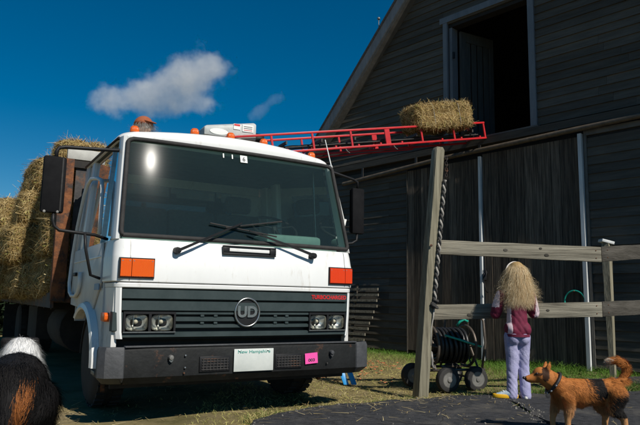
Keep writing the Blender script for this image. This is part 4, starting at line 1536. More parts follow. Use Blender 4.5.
# ------------------------------------------------------------------ people
def hand_prims(wrist, d, palm_n, sc=1.0, curl=.4, thumb=1):
    """palm plus five fingers; d: pointing direction, palm_n: out of the back of the hand"""
    d = Vector(d).normalized(); nrm = Vector(palm_n); nrm = (nrm - d * nrm.dot(d)).normalized(); sd = d.cross(nrm)
    w = Vector(wrist)
    pr = [('e', w + d * .045 * sc, (.036 * sc, .036 * sc, .036 * sc))]
    rot = Matrix((sd, d, nrm)).transposed()
    pr = [('e', w + d * .042 * sc, (.037 * sc, .048 * sc, .015 * sc), rot)]
    for k, (o, ln) in enumerate(((-.028, .060), (-.0095, .070), (.0095, .066), (.027, .052))):
        b0 = w + d * .078 * sc + sd * o * sc
        m1 = b0 + (d * math.cos(curl) - nrm * math.sin(curl)) * ln * .5 * sc
        m2 = m1 + (d * math.cos(curl * 2.4) - nrm * math.sin(curl * 2.4)) * ln * .5 * sc
        pr.append(('t', [b0, m1, m2], [.0088 * sc, .0082 * sc, .0066 * sc]))
    t0 = w + d * .022 * sc + sd * thumb * .030 * sc
    t1 = t0 + (sd * thumb * .7 + d * .6 - nrm * .3).normalized() * .032 * sc
    t2 = t1 + (sd * thumb * .2 + d * .9 - nrm * .4).normalized() * .028 * sc
    pr.append(('t', [t0, t1, t2], [.012 * sc, .0095 * sc, .0075 * sc]))
    return pr


def head_prims(c, sc, face=Vector((0, 1, 0))):
    f = Vector(face).normalized(); s = f.cross(Vector((0, 0, 1))).normalized(); c = Vector(c)
    rot = Matrix((s, f, Vector((0, 0, 1)))).transposed()
    U = Vector((0, 0, 1))
    pr = [('e', c + U * .02 * sc, (.073 * sc, .092 * sc, .095 * sc), rot), ('e', c + f * .025 * sc - U * .055 * sc, (.055 * sc, .062 * sc, .060 * sc), rot),
          ('e', c + f * .094 * sc - U * .012 * sc, (.012 * sc, .018 * sc, .020 * sc), rot), ('e', c + f * .082 * sc - U * .055 * sc, (.024 * sc, .010 * sc, .008 * sc), rot),
          ('e', c + f * .075 * sc - U * .092 * sc, (.022 * sc, .020 * sc, .018 * sc), rot)]
    for g_ in (-1, 1):
        pr.append(('e', c + s * g_ * .076 * sc - U * .004 * sc, (.010 * sc, .020 * sc, .030 * sc), rot))
        pr.append(('e', c + s * g_ * .033 * sc + f * .078 * sc + U * .028 * sc, (.018 * sc, .010 * sc, .008 * sc), rot))
    return pr


def eyes(c, sc, face, parent):
    f = Vector(face).normalized(); s = f.cross(Vector((0, 0, 1))).normalized(); c = Vector(c)
    for g_ in (-1, 1):
        MB().ell(c + s * g_ * .032 * sc + f * .083 * sc + Vector((0, 0, .010 * sc)), (.012 * sc, .008 * sc, .008 * sc), 10).build('eye', 'sticker_white', parent, smooth=True)


# girl at the fence, seen from behind (local: faces +y)
GX, GY = 1.735, 5.475
girl = empty('person', (GX, GY, .0))
tag(girl, 'child with long messy blond hair in maroon jacket, leaning on the fence', 'person')
hip = Vector((-.005, 0, .58))
shl, shr = Vector((-.118, .03, .905)), Vector((.118, .03, .905))
ell_, elr = Vector((-.165, .075, .745)), Vector((.175, .085, .755))
hal, har = Vector((-.10, .205, .835)), Vector((.13, .205, .845))
kneel, kneer = Vector((-.050, .015, .315)), Vector((.052, .035, .315))
ankl, ankr = Vector((-.062, .0, .085)), Vector((.055, .0, .085))
hc = Vector((.012, .035, 1.085))
body = head_prims(hc, .98, Vector((.12, 1, -.1))) + [
    ('t', [hc - Vector((0, 0, .07)), Vector((.004, .025, .93))], [.040, .045]),
    ('t', [Vector((0, .02, .90)), Vector((0, .012, .77)), hip + Vector((0, 0, .04)), hip], [.068, .070, .066, .058]),
    ('t', [shl, shr], [.046, .046]),
    ('t', [shl, ell_, hal], [.040, .032, .022]), ('t', [shr, elr, har], [.040, .032, .022]),
    ('t', [hip + Vector((-.05, 0, -.03)), kneel, ankl], [.046, .036, .028]), ('t', [hip + Vector((.05, 0, -.03)), kneer, ankr], [.046, .036, .028]),
    ('t', [ankl, ankl + Vector((-.05, .05, -.035))], [.030, .026]), ('t', [ankr, ankr + Vector((.03, .08, -.035))], [.030, .026])]
body += hand_prims(hal, (.35, 1, .1), (0, -.1, 1), .78, .5, 1) + hand_prims(har, (-.3, 1, .1), (0, -.1, 1), .78, .5, -1)
gb = link('body', organic(body, .0085, 3), 'skin', girl)
eyes(hc, .98, Vector((.12, 1, -.1)), girl)
jk = organic([
    ('t', [Vector((.002, .022, .945)), Vector((0, .02, .89)), Vector((0, .010, .76)), Vector((-.004, 0, .62)), Vector((-.004, 0, .60))], [.056, .086, .088, .088, .088]),
    ('e', (-.050, .0, .615), (.066, .088, .07)), ('e', (.050, .0, .615), (.066, .088, .07)),
    ('t', [shl + Vector((.03, 0, .0)), shr - Vector((.03, 0, 0))], [.058, .058]),
    ('t', [shl, shl.lerp(ell_, .5) + Vector((-.006, 0, 0)), ell_, hal - Vector((-.0, .02, .008))], [.055, .052, .048, .036]),
    ('t', [shr, shr.lerp(elr, .5) + Vector((.006, 0, 0)), elr, har - Vector((0, .02, .008))], [.055, .052, .048, .036])], .0062, 6)
# folds
Vj, Nj = mesh_arrays(jk)
fold = .0045 * np.abs(np.sin(Vj[:, 2] * 34 + Vj[:, 0] * 26 + 1.6 * np.sin(Vj[:, 0] * 30 + Vj[:, 2] * 9))) ** .5 - .003
Vj = Vj + Nj * fold[:, None]
jk.vertices.foreach_set('co', Vj.ravel().astype(np.float32)); jk.update()
jacket = link('jacket', jk, 'jacket_maroon', girl)
jk.materials.append(MATS['jacket_pale'])
mi = []
for p_ in jk.polygons:
    c = p_.center
    pale = (-.098 < c.x < -.066 and c.z < .84 and c.y < .02) or (c.x > .168 and c.y < .075 and c.z > .72) or (c.x < -.150 and c.y < .06 and c.z > .80)
    mi.append(1 if pale else 0)
jk.polygons.foreach_set('material_index', mi)
MB().lathe([(.088, .553), (.106, .553), (.106, .575), (.088, .575)], 24, (-.004, 0, 0), 'z').build('hem', 'jacket_maroon', girl, smooth=True, auto=40)
tr_ = organic([
    ('t', [hip + Vector((-.035, .0, .02)), hip + Vector((.035, 0, .02))], [.070, .070]),
    ('e', hip + Vector((-.04, -.015, -.04)), (.060, .078, .070)), ('e', hip + Vector((.04, -.015, -.04)), (.060, .078, .070)),
    ('t', [hip + Vector((-.052, 0, -.03)), kneel, kneel.lerp(ankl, .55), ankl + Vector((0, -.004, -.025))], [.066, .050, .045, .047]),
    ('t', [hip + Vector((.052, 0, -.03)), kneer, kneer.lerp(ankr, .55), ankr + Vector((0, -.004, -.025))], [.066, .050, .045, .047])], .0075, 3)
Vj, Nj = mesh_arrays(tr_)
fold = .0045 * np.abs(np.sin(Vj[:, 2] * 46 + Vj[:, 0] * 55 + 2.2 * np.sin(Vj[:, 2] * 13 + Vj[:, 0] * 20))) ** .6 * np.clip((.52 - Vj[:, 2]) / .2, .2, 1) - .0025
Vj = Vj + Nj * fold[:, None]
tr_.vertices.foreach_set('co', Vj.ravel().astype(np.float32)); tr_.update()
link('trousers', tr_, 'jeans_lavender', girl)
for (an, dx, dy, sm) in ((ankl, -.115, .02, 'disc_yellow'), (ankr, .03, .11, 'shoe_sole')):
    sh = organic([('t', [an + Vector((0, -.012, -.015)), an + Vector((dx * .5, dy * .5, -.022)), an + Vector((dx, dy, -.034))], [.037, .034, .025]), ('t', [an, an + Vector((0, 0, .03))], [.036, .034])], .006, 3)
    so = link('shoe', sh, 'shoe_blue', girl)
    hd_ = Vector((dx, dy, 0)).normalized(); sx_ = Vector((hd_.y, -hd_.x, 0))
    pts = []
    for k in range(20):
        t = 2 * math.pi * k / 20
        q_ = an + hd_ * (Vector((dx, dy, 0)).length * .5 - .004 + math.cos(t) * .108) + sx_ * math.sin(t) * (.040 + .006 * math.cos(t))
        pts.append((q_.x, q_.y))
    MB().prism(pts, .034, .066 if sm == 'disc_yellow' else .056, lambda a, b2, t: (a, b2, t)).build('sole', sm, so, bevel=.006)
    for k in range(3):
        c = an + hd_ * (.03 + .022 * k) + Vector((0, 0, .020 - .006 * k))
        MB().tube([c - sx_ * .022 + Vector((0, 0, -.006)), c + Vector((0, 0, .004)), c + sx_ * .022 + Vector((0, 0, -.006))], .0035, 5).build('lace', 'shoe_sole', so)


def hair_strands(n, c, rng, length, scale, col0, col1, spread=1.0, fly=.12):
    # roots over the scalp, strands fall over the back and shoulders
    th = rng.uniform(0, 2 * np.pi, n); cz = rng.uniform(-.25, 1, n)
    sz = np.sqrt(1 - cz * cz)
    dirn = np.stack([sz * np.cos(th), sz * np.sin(th), cz], 1)
    keep = (dirn[:, 1] < .55) | (dirn[:, 2] > .55)
    dirn = dirn[keep]; th = th[keep]; n = len(dirn)
    r0 = np.array([.078, .096, .100]) * scale
    root = np.array(c) + dirn * r0
    segs = 11
    pts = [root]
    # flow: over the skull to its widest, then down
    outward = dirn * np.array([1, 1, 0]); outward /= np.linalg.norm(outward, axis=1, keepdims=True) + 1e-6
    back = np.tile(np.array([0, -1.0, 0]), (n, 1))
    ln = length * rng.uniform(.72, 1.12, n)
    fl = rng.random(n) < fly
    lock = rng.integers(0, 46, n)
    lk = rng.random((46, 4))
    ph = lk[lock, 0] * 6.28 + rng.normal(0, .18, n); fr = 3.5 + lk[lock, 1] * 5; am = .010 + .020 * lk[lock, 2] + rng.normal(0, .002, n)
    clump = lk[lock, 3] * 6.28
    for k in range(1, segs + 1):
        t = k / segs
        drop = ln * t
        rad = np.minimum(1, np.sin(np.minimum(1.0, (1 - dirn[:, 2]) * .5 + t * 2.2) * 1.57))
        ang = outward * (rad * .088 * spread * scale)[:, None] + back * (rad * .020)[:, None]
        z_ = c[2] + .102 * scale - (1 - dirn[:, 2]) * .05 - drop * (.30 + .70 * np.clip(t * 2.2, 0, 1)) 
        p = np.stack([c[0] + ang[:, 0] * (1 + .28 * t), c[1] + ang[:, 1] * (1.02 + .05 * t) - .01, z_], 1)
        if k < 3:
            a = k / 3
            p = root * (1 - a) + p * a
        wv = am * t
        p[:, 0] += wv * np.sin(fr * t + ph) + (np.sin(clump) * .030 * t)
        p[:, 1] += wv * np.cos(fr * t + ph * 1.3)
        p[fl] += (outward[fl] * np.array([1.5, .6, 0]) * (.075 * t * rng.random(fl.sum()))[:, None]) + np.array([0, 0, .05]) * (t * rng.random(fl.sum()))[:, None]
        pts.append(p)
    side = np.cross(outward, np.array([0, 0, 1.0])) + rng.normal(size=(n, 3)) * .4
    side /= np.linalg.norm(side, axis=1, keepdims=True)
    wd = rng.uniform(.0010, .0024, n)
    V = []
    for k, p in enumerate(pts):
        w_ = (wd * (1 - .6 * k / segs) / 2)[:, None] * side
        V += [p - w_, p + w_]
    V = np.stack(V, 1).reshape(-1, 3)
    kk = 2 * (segs + 1)
    b0 = np.arange(n)[:, None] * kk
    F = np.concatenate([b0 + np.array([[2 * i, 2 * i + 1, 2 * i + 3, 2 * i + 2]]) for i in range(segs)], 0)
    tone = rng.random(n) ** 1.3
    cols = np.array(col0) + (np.array(col1) - np.array(col0)) * tone[:, None]
    return V, F, np.repeat(cols, kk, 0)


rngh = np.random.default_rng(3)
V, F, C_ = hair_strands(9000, (hc.x, hc.y - .008, hc.z + .01), rngh, .33, .96, (.62, .46, .25), (.95, .85, .62), .84, .14)
hair = np_mesh('hair', V, F, 'hair', C_, girl)
kind(hair, 'stuff')
link('scalp', organic([('e', hc + Vector((0, -.010, .026)), (.076, .094, .097)), ('e', hc + Vector((0, -.045, -.06)), (.07, .055, .10)), ('e', hc + Vector((0, -.055, -.13)), (.075, .04, .10))], .012, 4), mat('hair_under', (.26, .16, .06), (.42, .28, .12), 60, .6, stretch=(3, 3, .3)), girl)
hb_ = [hc + Vector((.082 * math.cos(a), .028, .03 + .088 * math.sin(a))) for a in [math.pi * k / 16 for k in range(17)]]
MB().tube(hb_, .006, 6).build('hair_band', 'hair_band', girl, smooth=True)

# man in a cap standing on the load behind the cab: only cap and brow show over the roof
mp = TW(-.235, 2.45, 1.215)
man = empty('person', mp, YAW)
tag(man, 'grey-haired man in a rust-brown cap behind the cab roof', 'person')
mh = Vector((0, 0, 1.44))
sl_, sr_ = Vector((-.19, 0, 1.22)), Vector((.19, 0, 1.22))
mb_ = head_prims(mh, 1.08, Vector((.5, -.9, 0))) + [
    ('t', [mh - Vector((0, 0, .08)), Vector((0, 0, 1.24))], [.055, .062]),
    ('t', [Vector((0, 0, 1.2)), Vector((0, .01, .98)), Vector((0, 0, .80))], [.11, .115, .12]),
    ('t', [sl_, sr_], [.068, .068]),
    ('t', [sl_, Vector((-.25, -.04, .98)), Vector((-.20, -.20, .84))], [.055, .045, .032]), ('t', [sr_, Vector((.25, -.04, .98)), Vector((.20, -.20, .84))], [.055, .045, .032]),
    ('t', [Vector((-.09, 0, .78)), Vector((-.10, -.03, .42)), Vector((-.11, 0, .07))], [.095, .065, .045]), ('t', [Vector((.09, 0, .78)), Vector((.10, -.03, .42)), Vector((.11, 0, .07))], [.095, .065, .045]),
    ('t', [Vector((-.11, 0, .045)), Vector((-.12, -.14, .035))], [.042, .036]), ('t', [Vector((.11, 0, .045)), Vector((.12, -.14, .035))], [.042, .036])]
mb_ += hand_prims((-.20, -.20, .84), (.1, -1, -.3), (-.3, -.2, 1), 1.0, .4, 1) + hand_prims((.20, -.20, .84), (-.1, -1, -.3), (.3, -.2, 1), 1.0, .4, -1)
link('body', organic(mb_, .012, 3), 'skin', man)
eyes(mh, 1.08, Vector((.5, -.9, 0)), man)
link('shirt', organic([('t', [Vector((0, 0, 1.25)), Vector((0, 0, 1.18)), Vector((0, .01, .98)), Vector((0, 0, .78))], [.085, .13, .135, .14]), ('t', [sl_, sr_], [.082, .082]),
     ('t', [sl_, Vector((-.25, -.04, .98)), Vector((-.21, -.18, .86))], [.072, .06, .046]), ('t', [sr_, Vector((.25, -.04, .98)), Vector((.21, -.18, .86))], [.072, .06, .046])], .015, 4), 'shirt_khaki', man)
link('trousers', organic([('t', [Vector((-.06, 0, .82)), Vector((.06, 0, .82))], [.125, .125]), ('t', [Vector((-.09, 0, .76)), Vector((-.10, -.03, .42)), Vector((-.11, 0, .10))], [.11, .08, .07]), ('t', [Vector((.09, 0, .76)), Vector((.10, -.03, .42)), Vector((.11, 0, .10))], [.11, .08, .07])], .015, 4), 'trouser_blue', man)
for g_ in (-1, 1):
    link('boot', organic([('t', [Vector((g_ * .11, .03, .06)), Vector((g_ * .115, -.06, .055)), Vector((g_ * .12, -.16, .05))], [.055, .055, .046])], .012, 3), 'black_rubber', man)
cp = MB()
rings = []
for k in range(7):
    t = k / 6 * 1.45
    rings.append([(mh.x + .098 * 1.08 * math.cos(t) * math.cos(a), mh.y + .114 * 1.08 * math.cos(t) * math.sin(a), mh.z + .050 + .105 * math.sin(t)) for a in [2 * math.pi * j / 20 for j in range(20)]])
cap = cp.loft(rings).build('cap', 'cap_rust', man, smooth=True)
fdir = Vector((.5, -.9, 0)).normalized(); fs_ = Vector((fdir.y, -fdir.x, 0))
br = []
for zz in (0, .008):
    br.append([mh + fdir * (.085 + .085 * math.sin(a)) + fs_ * .075 * math.cos(a) + Vector((0, 0, .078 + zz - .02 * math.sin(a))) for a in [math.pi * j / 12 for j in range(13)]])
MB().loft(br).build('brim', 'cap_rust', cap, smooth=True, auto=40)
V, F, C_ = hair_strands(500, (mh.x, mh.y, mh.z - .02), np.random.default_rng(8), .11, 1.10, (.30, .28, .25), (.62, .60, .56), 1.0, .05)
kind(np_mesh('hair', V, F, 'hair', C_, man), 'stuff')

# ------------------------------------------------------------------ dogs
def fur_on(me, n, rng, colf, length, width, flow, lift, parent, name='fur'):
    P, Nn = scatter(me, n, rng)
    fl = flow(P)
    d = fl - Nn * (fl * Nn).sum(1, keepdims=True)
    d = d / (np.linalg.norm(d, axis=1, keepdims=True) + 1e-6)
    d = d + Nn * lift + rng.normal(size=(n, 3)) * .15
    d /= np.linalg.norm(d, axis=1, keepdims=True)
    ln = length(P) * rng.uniform(.6, 1.25, n)
    V, F, sid = ribbons(P - Nn * .003, d, ln, np.full(n, width), np.array([[0, 0, -.22]]) * ln[:, None], rng, 2, side=np.cross(d, Nn))
    c = colf(P + rng.normal(size=(n, 3)) * .011) * rng.uniform(.55, 1.35, (n, 1))
    return kind(np_mesh(name, V, F, 'fur', np.clip(c, 0, 1)[sid], parent), 'stuff')


# tan dog (local: nose towards -x, feet on z = 0)
dog = empty('dog', (1.715, 4.05, .034), R(-6))
dog.scale = (.95, .95, .95)
tag(dog, 'tan dog with curled tail and dark patches standing on the asphalt', 'dog')
D_ = [
    ('t', [(-.165, 0, .275), (-.06, 0, .262), (.06, 0, .275), (.155, 0, .285)], [.083, .093, .080, .072]),
    ('e', (-.135, 0, .245), (.085, .075, .095)), ('e', (.155, 0, .285), (.075, .072, .080)),
    ('t', [(-.185, 0, .305), (-.245, -.004, .345), (-.270, -.005, .365)], [.072, .062, .058]),
    ('e', (-.293, -.005, .372), (.062, .056, .054)),
    ('t', [(-.318, -.006, .360), (-.350, -.007, .350), (-.388, -.008, .345)], [.040, .030, .021]), ('t', [(-.320, -.006, .343), (-.375, -.008, .330)], [.026, .013]), ('e', (-.395, -.008, .347), (.015, .016, .014)), ('e', (-.312, -.006, .398), (.026, .036, .020)),
    # ears
    ('t', [(-.262, -.036, .408), (-.252, -.043, .440), (-.246, -.045, .462)], [.020, .014, .005]), ('t', [(-.262, .030, .408), (-.256, .037, .438), (-.252, .038, .458)], [.020, .014, .005]),
    # near fore leg, far fore leg
    ('t', [(-.150, -.055, .235), (-.140, -.062, .165), (-.150, -.062, .085), (-.146, -.062, .030)], [.050, .034, .021, .018]), ('e', (-.158, -.062, .016), (.028, .021, .016)),
    ('t', [(-.175, .050, .235), (-.195, .055, .165), (-.215, .055, .090), (-.215, .055, .030)], [.046, .033, .021, .018]), ('e', (-.227, .055, .016), (.028, .021, .016)),
    # hind legs: thigh, hock back, shank
    ('t', [(.165, -.050, .265), (.140, -.060, .185), (.205, -.060, .115), (.215, -.060, .035)], [.072, .050, .025, .018]), ('e', (.203, -.060, .016), (.030, .021, .016)),
    ('t', [(.150, .050, .265), (.095, .056, .185), (.130, .056, .115), (.120, .056, .035)], [.070, .048, .024, .018]), ('e', (.108, .056, .016), (.030, .021, .016)),
    # tail curled up over the back
    ('t', [(.205, 0, .335), (.240, .0, .370), (.258, 0, .415), (.245, 0, .455), (.212, 0, .478), (.175, 0, .474), (.155, 0, .462)], [.026, .026, .027, .028, .026, .020, .010])]
dm = organic(D_, .0075, 3)


def dog_col(P):
    x, y, z = P[:, 0], P[:, 1], P[:, 2]
    c = np.tile(np.array([.43, .155, .040]), (len(P), 1))
    c[:] = c * (1 + .10 * np.sin(x * 60)[:, None])
    belly = np.clip((.225 - z) / .06, 0, 1)[:, None]
    c = c * (1 - belly * .6) + np.array([.46, .27, .13]) * belly * .6
    black = np.array([.014, .012, .011])  # dark patches on back, thigh and ear, written into the body colour

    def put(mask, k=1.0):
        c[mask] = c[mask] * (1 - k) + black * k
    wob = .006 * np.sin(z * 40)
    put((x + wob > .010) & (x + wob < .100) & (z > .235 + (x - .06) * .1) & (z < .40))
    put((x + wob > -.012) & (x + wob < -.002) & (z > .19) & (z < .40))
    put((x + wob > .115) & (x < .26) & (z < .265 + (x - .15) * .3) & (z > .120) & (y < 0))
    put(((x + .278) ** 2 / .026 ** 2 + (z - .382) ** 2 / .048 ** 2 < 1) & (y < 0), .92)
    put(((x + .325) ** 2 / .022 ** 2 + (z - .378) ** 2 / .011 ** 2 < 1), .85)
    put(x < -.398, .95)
    tip = (z > .44) & (x < .175) & (x > .08)
    c[tip] = np.array([.62, .55, .45])
    return c


Vd, _n = mesh_arrays(dm)
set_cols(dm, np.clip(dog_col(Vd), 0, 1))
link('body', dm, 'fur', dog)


def dflow(P):
    f = np.zeros_like(P); f[:, 0] = 1; f[:, 2] = -.45
    tail = (P[:, 2] > .36) & (P[:, 0] > .14)
    f[tail] = np.array([.2, 0, 1.0])
    t2 = tail & (P[:, 2] > .43)
    f[t2] = np.array([-1, 0, .5])
    legs = P[:, 2] < .18
    f[legs] = np.array([.2, 0, -1])
    return f


def dlen(P):
    l = np.full(len(P), .027)
    l[P[:, 0] < -.24] = .010
    l[(P[:, 0] < -.18) & (P[:, 0] >= -.24)] = .030
    l[P[:, 2] < .14] = .008
    l[(P[:, 2] > .34) & (P[:, 0] > .12)] = .042
    return l


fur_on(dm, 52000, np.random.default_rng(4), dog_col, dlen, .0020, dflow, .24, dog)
col_ = MB()
colp = [Vector((-.218, -.003, .322)) + Vector((.62 * .078 * math.cos(a) * .9, .078 * math.sin(a), .80 * .078 * math.cos(a))) for a in [2 * math.pi * k / 24 for k in range(24)]]
col_.tube(colp, .010, 8, True)
dcol = col_.build('collar', 'collar', dog, smooth=True)
for a in (2.4, 2.9, 3.5, 4.0, 4.6):
    q = Vector((-.218, -.003, .322)) + Vector((.62 * .089 * math.cos(a) * .9, .089 * math.sin(a), .80 * .089 * math.cos(a)))
    MB().ell(q, (.008, .008, .008), 8).build('stud', 'tag_metal', dcol)
MB().lathe([(.001, -.010), (.014, -.009), (.014, -.003), (.001, -.002)], 12, (-.275, -.075, .245), 'y').build('name_tag', 'collar', dcol)
for g_ in (-1, 1):
    MB().ell((-.332, g_ * .036 - .006, .384), (.008, .006, .007), 10).build('eye', 'tongue_dark', dog, smooth=True)
MB().ell((-.410, -.008, .350), (.011, .013, .010), 10).build('nose', 'tongue_dark', dog, smooth=True)

# black, white and rust dog, seen from behind (local: faces +y)
bdog = empty('dog', (-1.41, 2.98, 0), R(22))
bdog.scale = (.93, .93, .93)
tag(bdog, 'long-haired black dog with white ruff and rust haunch beside the truck', 'dog')
E_ = [
    ('t', [(0, -.20, .44), (0, -.02, .45), (0, .20, .455), (0, .32, .47)], [.150, .160, .145, .130]),
    ('e', (0, -.22, .42), (.165, .14, .17)), ('e', (0, .26, .42), (.14, .15, .17)),
    ('t', [(0, .34, .51), (-.005, .42, .565), (-.01, .47, .58)], [.115, .100, .085]),
    ('e', (-.02, .53, .575), (.085, .095, .080)), ('t', [(-.025, .60, .55), (-.03, .68, .53)], [.050, .036]),
    ('t', [(-.075, .52, .635), (-.105, .51, .640), (-.115, .52, .60)], [.026, .022, .012]), ('t', [(.035, .52, .635), (.065, .51, .640), (.078, .52, .60)], [.026, .022, .012]),
    ('t', [(.09, .26, .38), (.095, .28, .22), (.095, .27, .06), (.095, .28, .03)], [.075, .050, .036, .034]), ('t', [(-.09, .26, .38), (-.095, .24, .22), (-.095, .25, .06), (-.095, .26, .03)], [.075, .050, .036, .034]),
    ('t', [(.105, -.20, .40), (.115, -.14, .26), (.115, -.25, .16), (.115, -.23, .03)], [.11, .080, .042, .036]), ('t', [(-.105, -.20, .40), (-.115, -.14, .26), (-.115, -.25, .16), (-.115, -.23, .03)], [.11, .080, .042, .036]),
    ('t', [(0, -.33, .44), (.0, -.40, .36), (.0, -.43, .24), (.0, -.41, .14)], [.045, .050, .050, .025])]
bm_ = organic(E_, .013, 4)


def bcol(P):
    x, y, z = P[:, 0], P[:, 1], P[:, 2]
    c = np.tile(np.array([.011, .010, .010]), (len(P), 1))
    wob = .02 * np.sin(x * 40)
    ruff = (y + wob > .20) & (y + wob < .47) & (z > .40)
    c[ruff] = np.array([.72, .71, .69])
    rust = (y < -.17) & (x > .015 + wob) & (x < .115 + wob) & (z < .515)
    c[rust] = np.array([.30, .105, .030])
    paw = z < .10
    c[paw] = np.array([.55, .53, .5])
    return c


Vd, _n = mesh_arrays(bm_)
set_cols(bm_, bcol(Vd))
link('body', bm_, 'fur', bdog)


def bflow(P):
    f = np.zeros_like(P); f[:, 1] = -1; f[:, 2] = -.55
    return f


def blen(P):
    l = np.full(len(P), .050)
    l[(P[:, 1] > .18) & (P[:, 1] < .48)] = .065
    l[P[:, 1] > .5] = .015
    l[P[:, 1] < -.15] = .075
    l[P[:, 2] < .2] = .02
    return l


fur_on(bm_, 52000, np.random.default_rng(6), bcol, blen, .0022, bflow, .15, bdog)
MB().ell((-.03, .715, .535), (.020, .014, .014), 10).build('nose', 'tongue_dark', bdog, smooth=True)
for g_ in (-1, 1):
    MB().ell((-.02 + g_ * .045, .605, .595), (.010, .010, .010), 10).build('eye', 'tongue_dark', bdog, smooth=True)

# ------------------------------------------------------------------ fence
post = empty('fence_post', (.90, 5.60, 0))
tag(post, 'tall leaning square grey wooden post with rope hanging down it', 'post')
lean = Vector((.195, .06, 2.27))
ps = MB()
rings = []
for t in (0, .25, .5, .75, .985, 1.0):
    hwp = .052 - .008 * t - (.012 if t == 1.0 else 0)
    c = lean * t + Vector((.004 * math.sin(9 * t), 0, 0)) + Vector((0, 0, -.08 if t == 0 else 0))
    a = R(24)
    rings.append([c + Vector((math.cos(a + math.pi / 4 + k * math.pi / 2), math.sin(a + math.pi / 4 + k * math.pi / 2), 0)) * hwp * 1.414 for k in range(4)])
ps.loft(rings).build('timber', 'weathered_post', post, bevel=.006)
# chain at the top and a black-and-white rope running down the right face
for k in range(7):
    c = lean * .955 + Vector((.075 + .006 * (k % 2), -.03, -k * .028))
    ring = [c + Vector((.010 * math.cos(a), .010 * math.sin(a) if k % 2 else 0, .018 * math.sin(a) if not k % 2 else .018 * math.cos(a))) for a in [2 * math.pi * j / 10 for j in range(10)]]
    MB().tube(ring, .0035, 5, True).build('chain_link', 'rust', post)
rp0, rp1 = lean * .86 + Vector((.078, -.035, 0)), lean * .36 + Vector((.062, -.045, 0))
for ph, m_ in ((0, 'rope'), (math.pi, 'rope_dark')):
    q = MB()
    q.tube([rp0.lerp(rp1, i / 120) + Vector((.009 * math.cos(i * .55 + ph), .009 * math.sin(i * .55 + ph), 0)) for i in range(121)], .010, 6)
    q.build('rope_strand', m_, post, smooth=True)
q = MB()
for k in range(6):
    a = k * 1.1
    c = rp1 + Vector((.012 * math.cos(a), .012 * math.sin(a), -.012 * k + .03))
    q.tube([c + Vector((.02 * math.cos(b2), .02 * math.sin(b2), .006 * math.sin(2 * b2))) for b2 in [2 * math.pi * j / 12 for j in range(12)]], .009, 6, True)
q.build('rope_knot', 'rope_dark', post, smooth=True)
q = MB()
q.tube([rp1 + Vector((0, 0, -.03)), rp1 + Vector((-.012, 0, -.12)), rp1 + Vector((-.03, .01, -.22)), rp1 + Vector((-.032, .01, -.36))], .007, 6)
q.build('rope_end', 'rope', post, smooth=True)
nl_ = MB().lathe([(.001, -.012), (.012, -.010), (.012, 0)], 10, (0, 0, 0), 'y').build('nail', 'rust', post)
nl_.location = lean * .59 + Vector((-.01, -.072, 0))


def fence_board(x0, z0, x1, z1, h0, h1, y, m, label, sd, y1=None):
    rg = random.Random(sd)
    y1 = y if y1 is None else y1
    n = 14
    rings = []
    for i in range(n + 1):
        t = i / n
        x = x0 + (x1 - x0) * t
        hh = h0 + (h1 - h0) * t
        zc_ = z0 + (z1 - z0) * t
        a, b2 = rg.uniform(-.0014, .0014), rg.uniform(-.0014, .0014)
        yy = y + (y1 - y) * t + rg.uniform(-.001, .001)
        rings.append([(x, yy, zc_ - hh / 2 + a), (x, yy, zc_ + hh / 2 + b2), (x, yy + .036, zc_ + hh / 2 + b2), (x, yy + .036, zc_ - hh / 2 + a)])
    e = empty('fence_board', ((x0 + x1) / 2, y, 0))
    q = MB()
    q.loft([[(v[0] - e.location.x, v[1] - y, v[2]) for v in r] for r in rings])
    q.build('plank', m, e, bevel=.003)
    for xx in (x0 + .06, x1 - .05):
        for dz in (-.035, .035):
            t = (xx - x0) / (x1 - x0)
            MB().lathe([(.001, -.004), (.005, -.003), (.005, .002)], 6, (xx - e.location.x, (y1 - y) * t - .001, z0 + (z1 - z0) * t + dz), 'y').build('nail', 'rust', e)
    for kx in range(3 if x0 < 1.5 else 1):
        t = rg.uniform(.12, .92)
        kr = rg.uniform(.008, .016)
        MB().loft([[(x0 + (x1 - x0) * t - e.location.x + kr * s1 * 1.5 * math.cos(a), (y1 - y) * t + dy, z0 + (z1 - z0) * t + rg_off + kr * s1 * math.sin(a)) for a in [2 * math.pi * j / 12 for j in range(12)]] for s1, dy in ((1, .004), (1, -.0015), (.6, -.0025), (.1, -.002)) for rg_off in (((kx - 1) * .03),)]).build('knot', 'weathered_dark_shade', e, smooth=True)
    if x0 < 1.5:
        MB().box((x1 - e.location.x + .0, .060, z1), (.16, .03, .08)).build('splice_block', 'weathered_dark_shade', e)
    tag(e, label, 'fence board', 'fence boards')
    return e


FY = 5.715
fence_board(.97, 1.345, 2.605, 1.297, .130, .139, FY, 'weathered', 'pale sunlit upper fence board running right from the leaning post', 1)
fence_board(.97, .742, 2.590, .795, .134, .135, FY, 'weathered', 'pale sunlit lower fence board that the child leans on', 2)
fence_board(2.612, 1.302, 3.75, 1.40, .140, .122, FY + .01, 'weathered_dark_shade', 'upper fence board in painted shade at the right edge of the picture', 3, FY + .25)
fence_board(2.597, .800, 3.75, .86, .136, .126, FY + .01, 'weathered_dark_shade', 'lower fence board in painted shade at the right edge of the picture', 4, FY + .25)
p2 = MB()
p2.loft([[(3.55 + a * .05, FY + .27 + b2 * .05, z_) for a, b2 in ((-1, -1), (1, -1), (1, 1), (-1, 1))] for z_ in (-.1, 1.62)])
tag(p2.build('fence_post', 'weathered_dark_shade', bevel=.006), 'plain dark fence post standing just past the right edge of the picture', 'post')
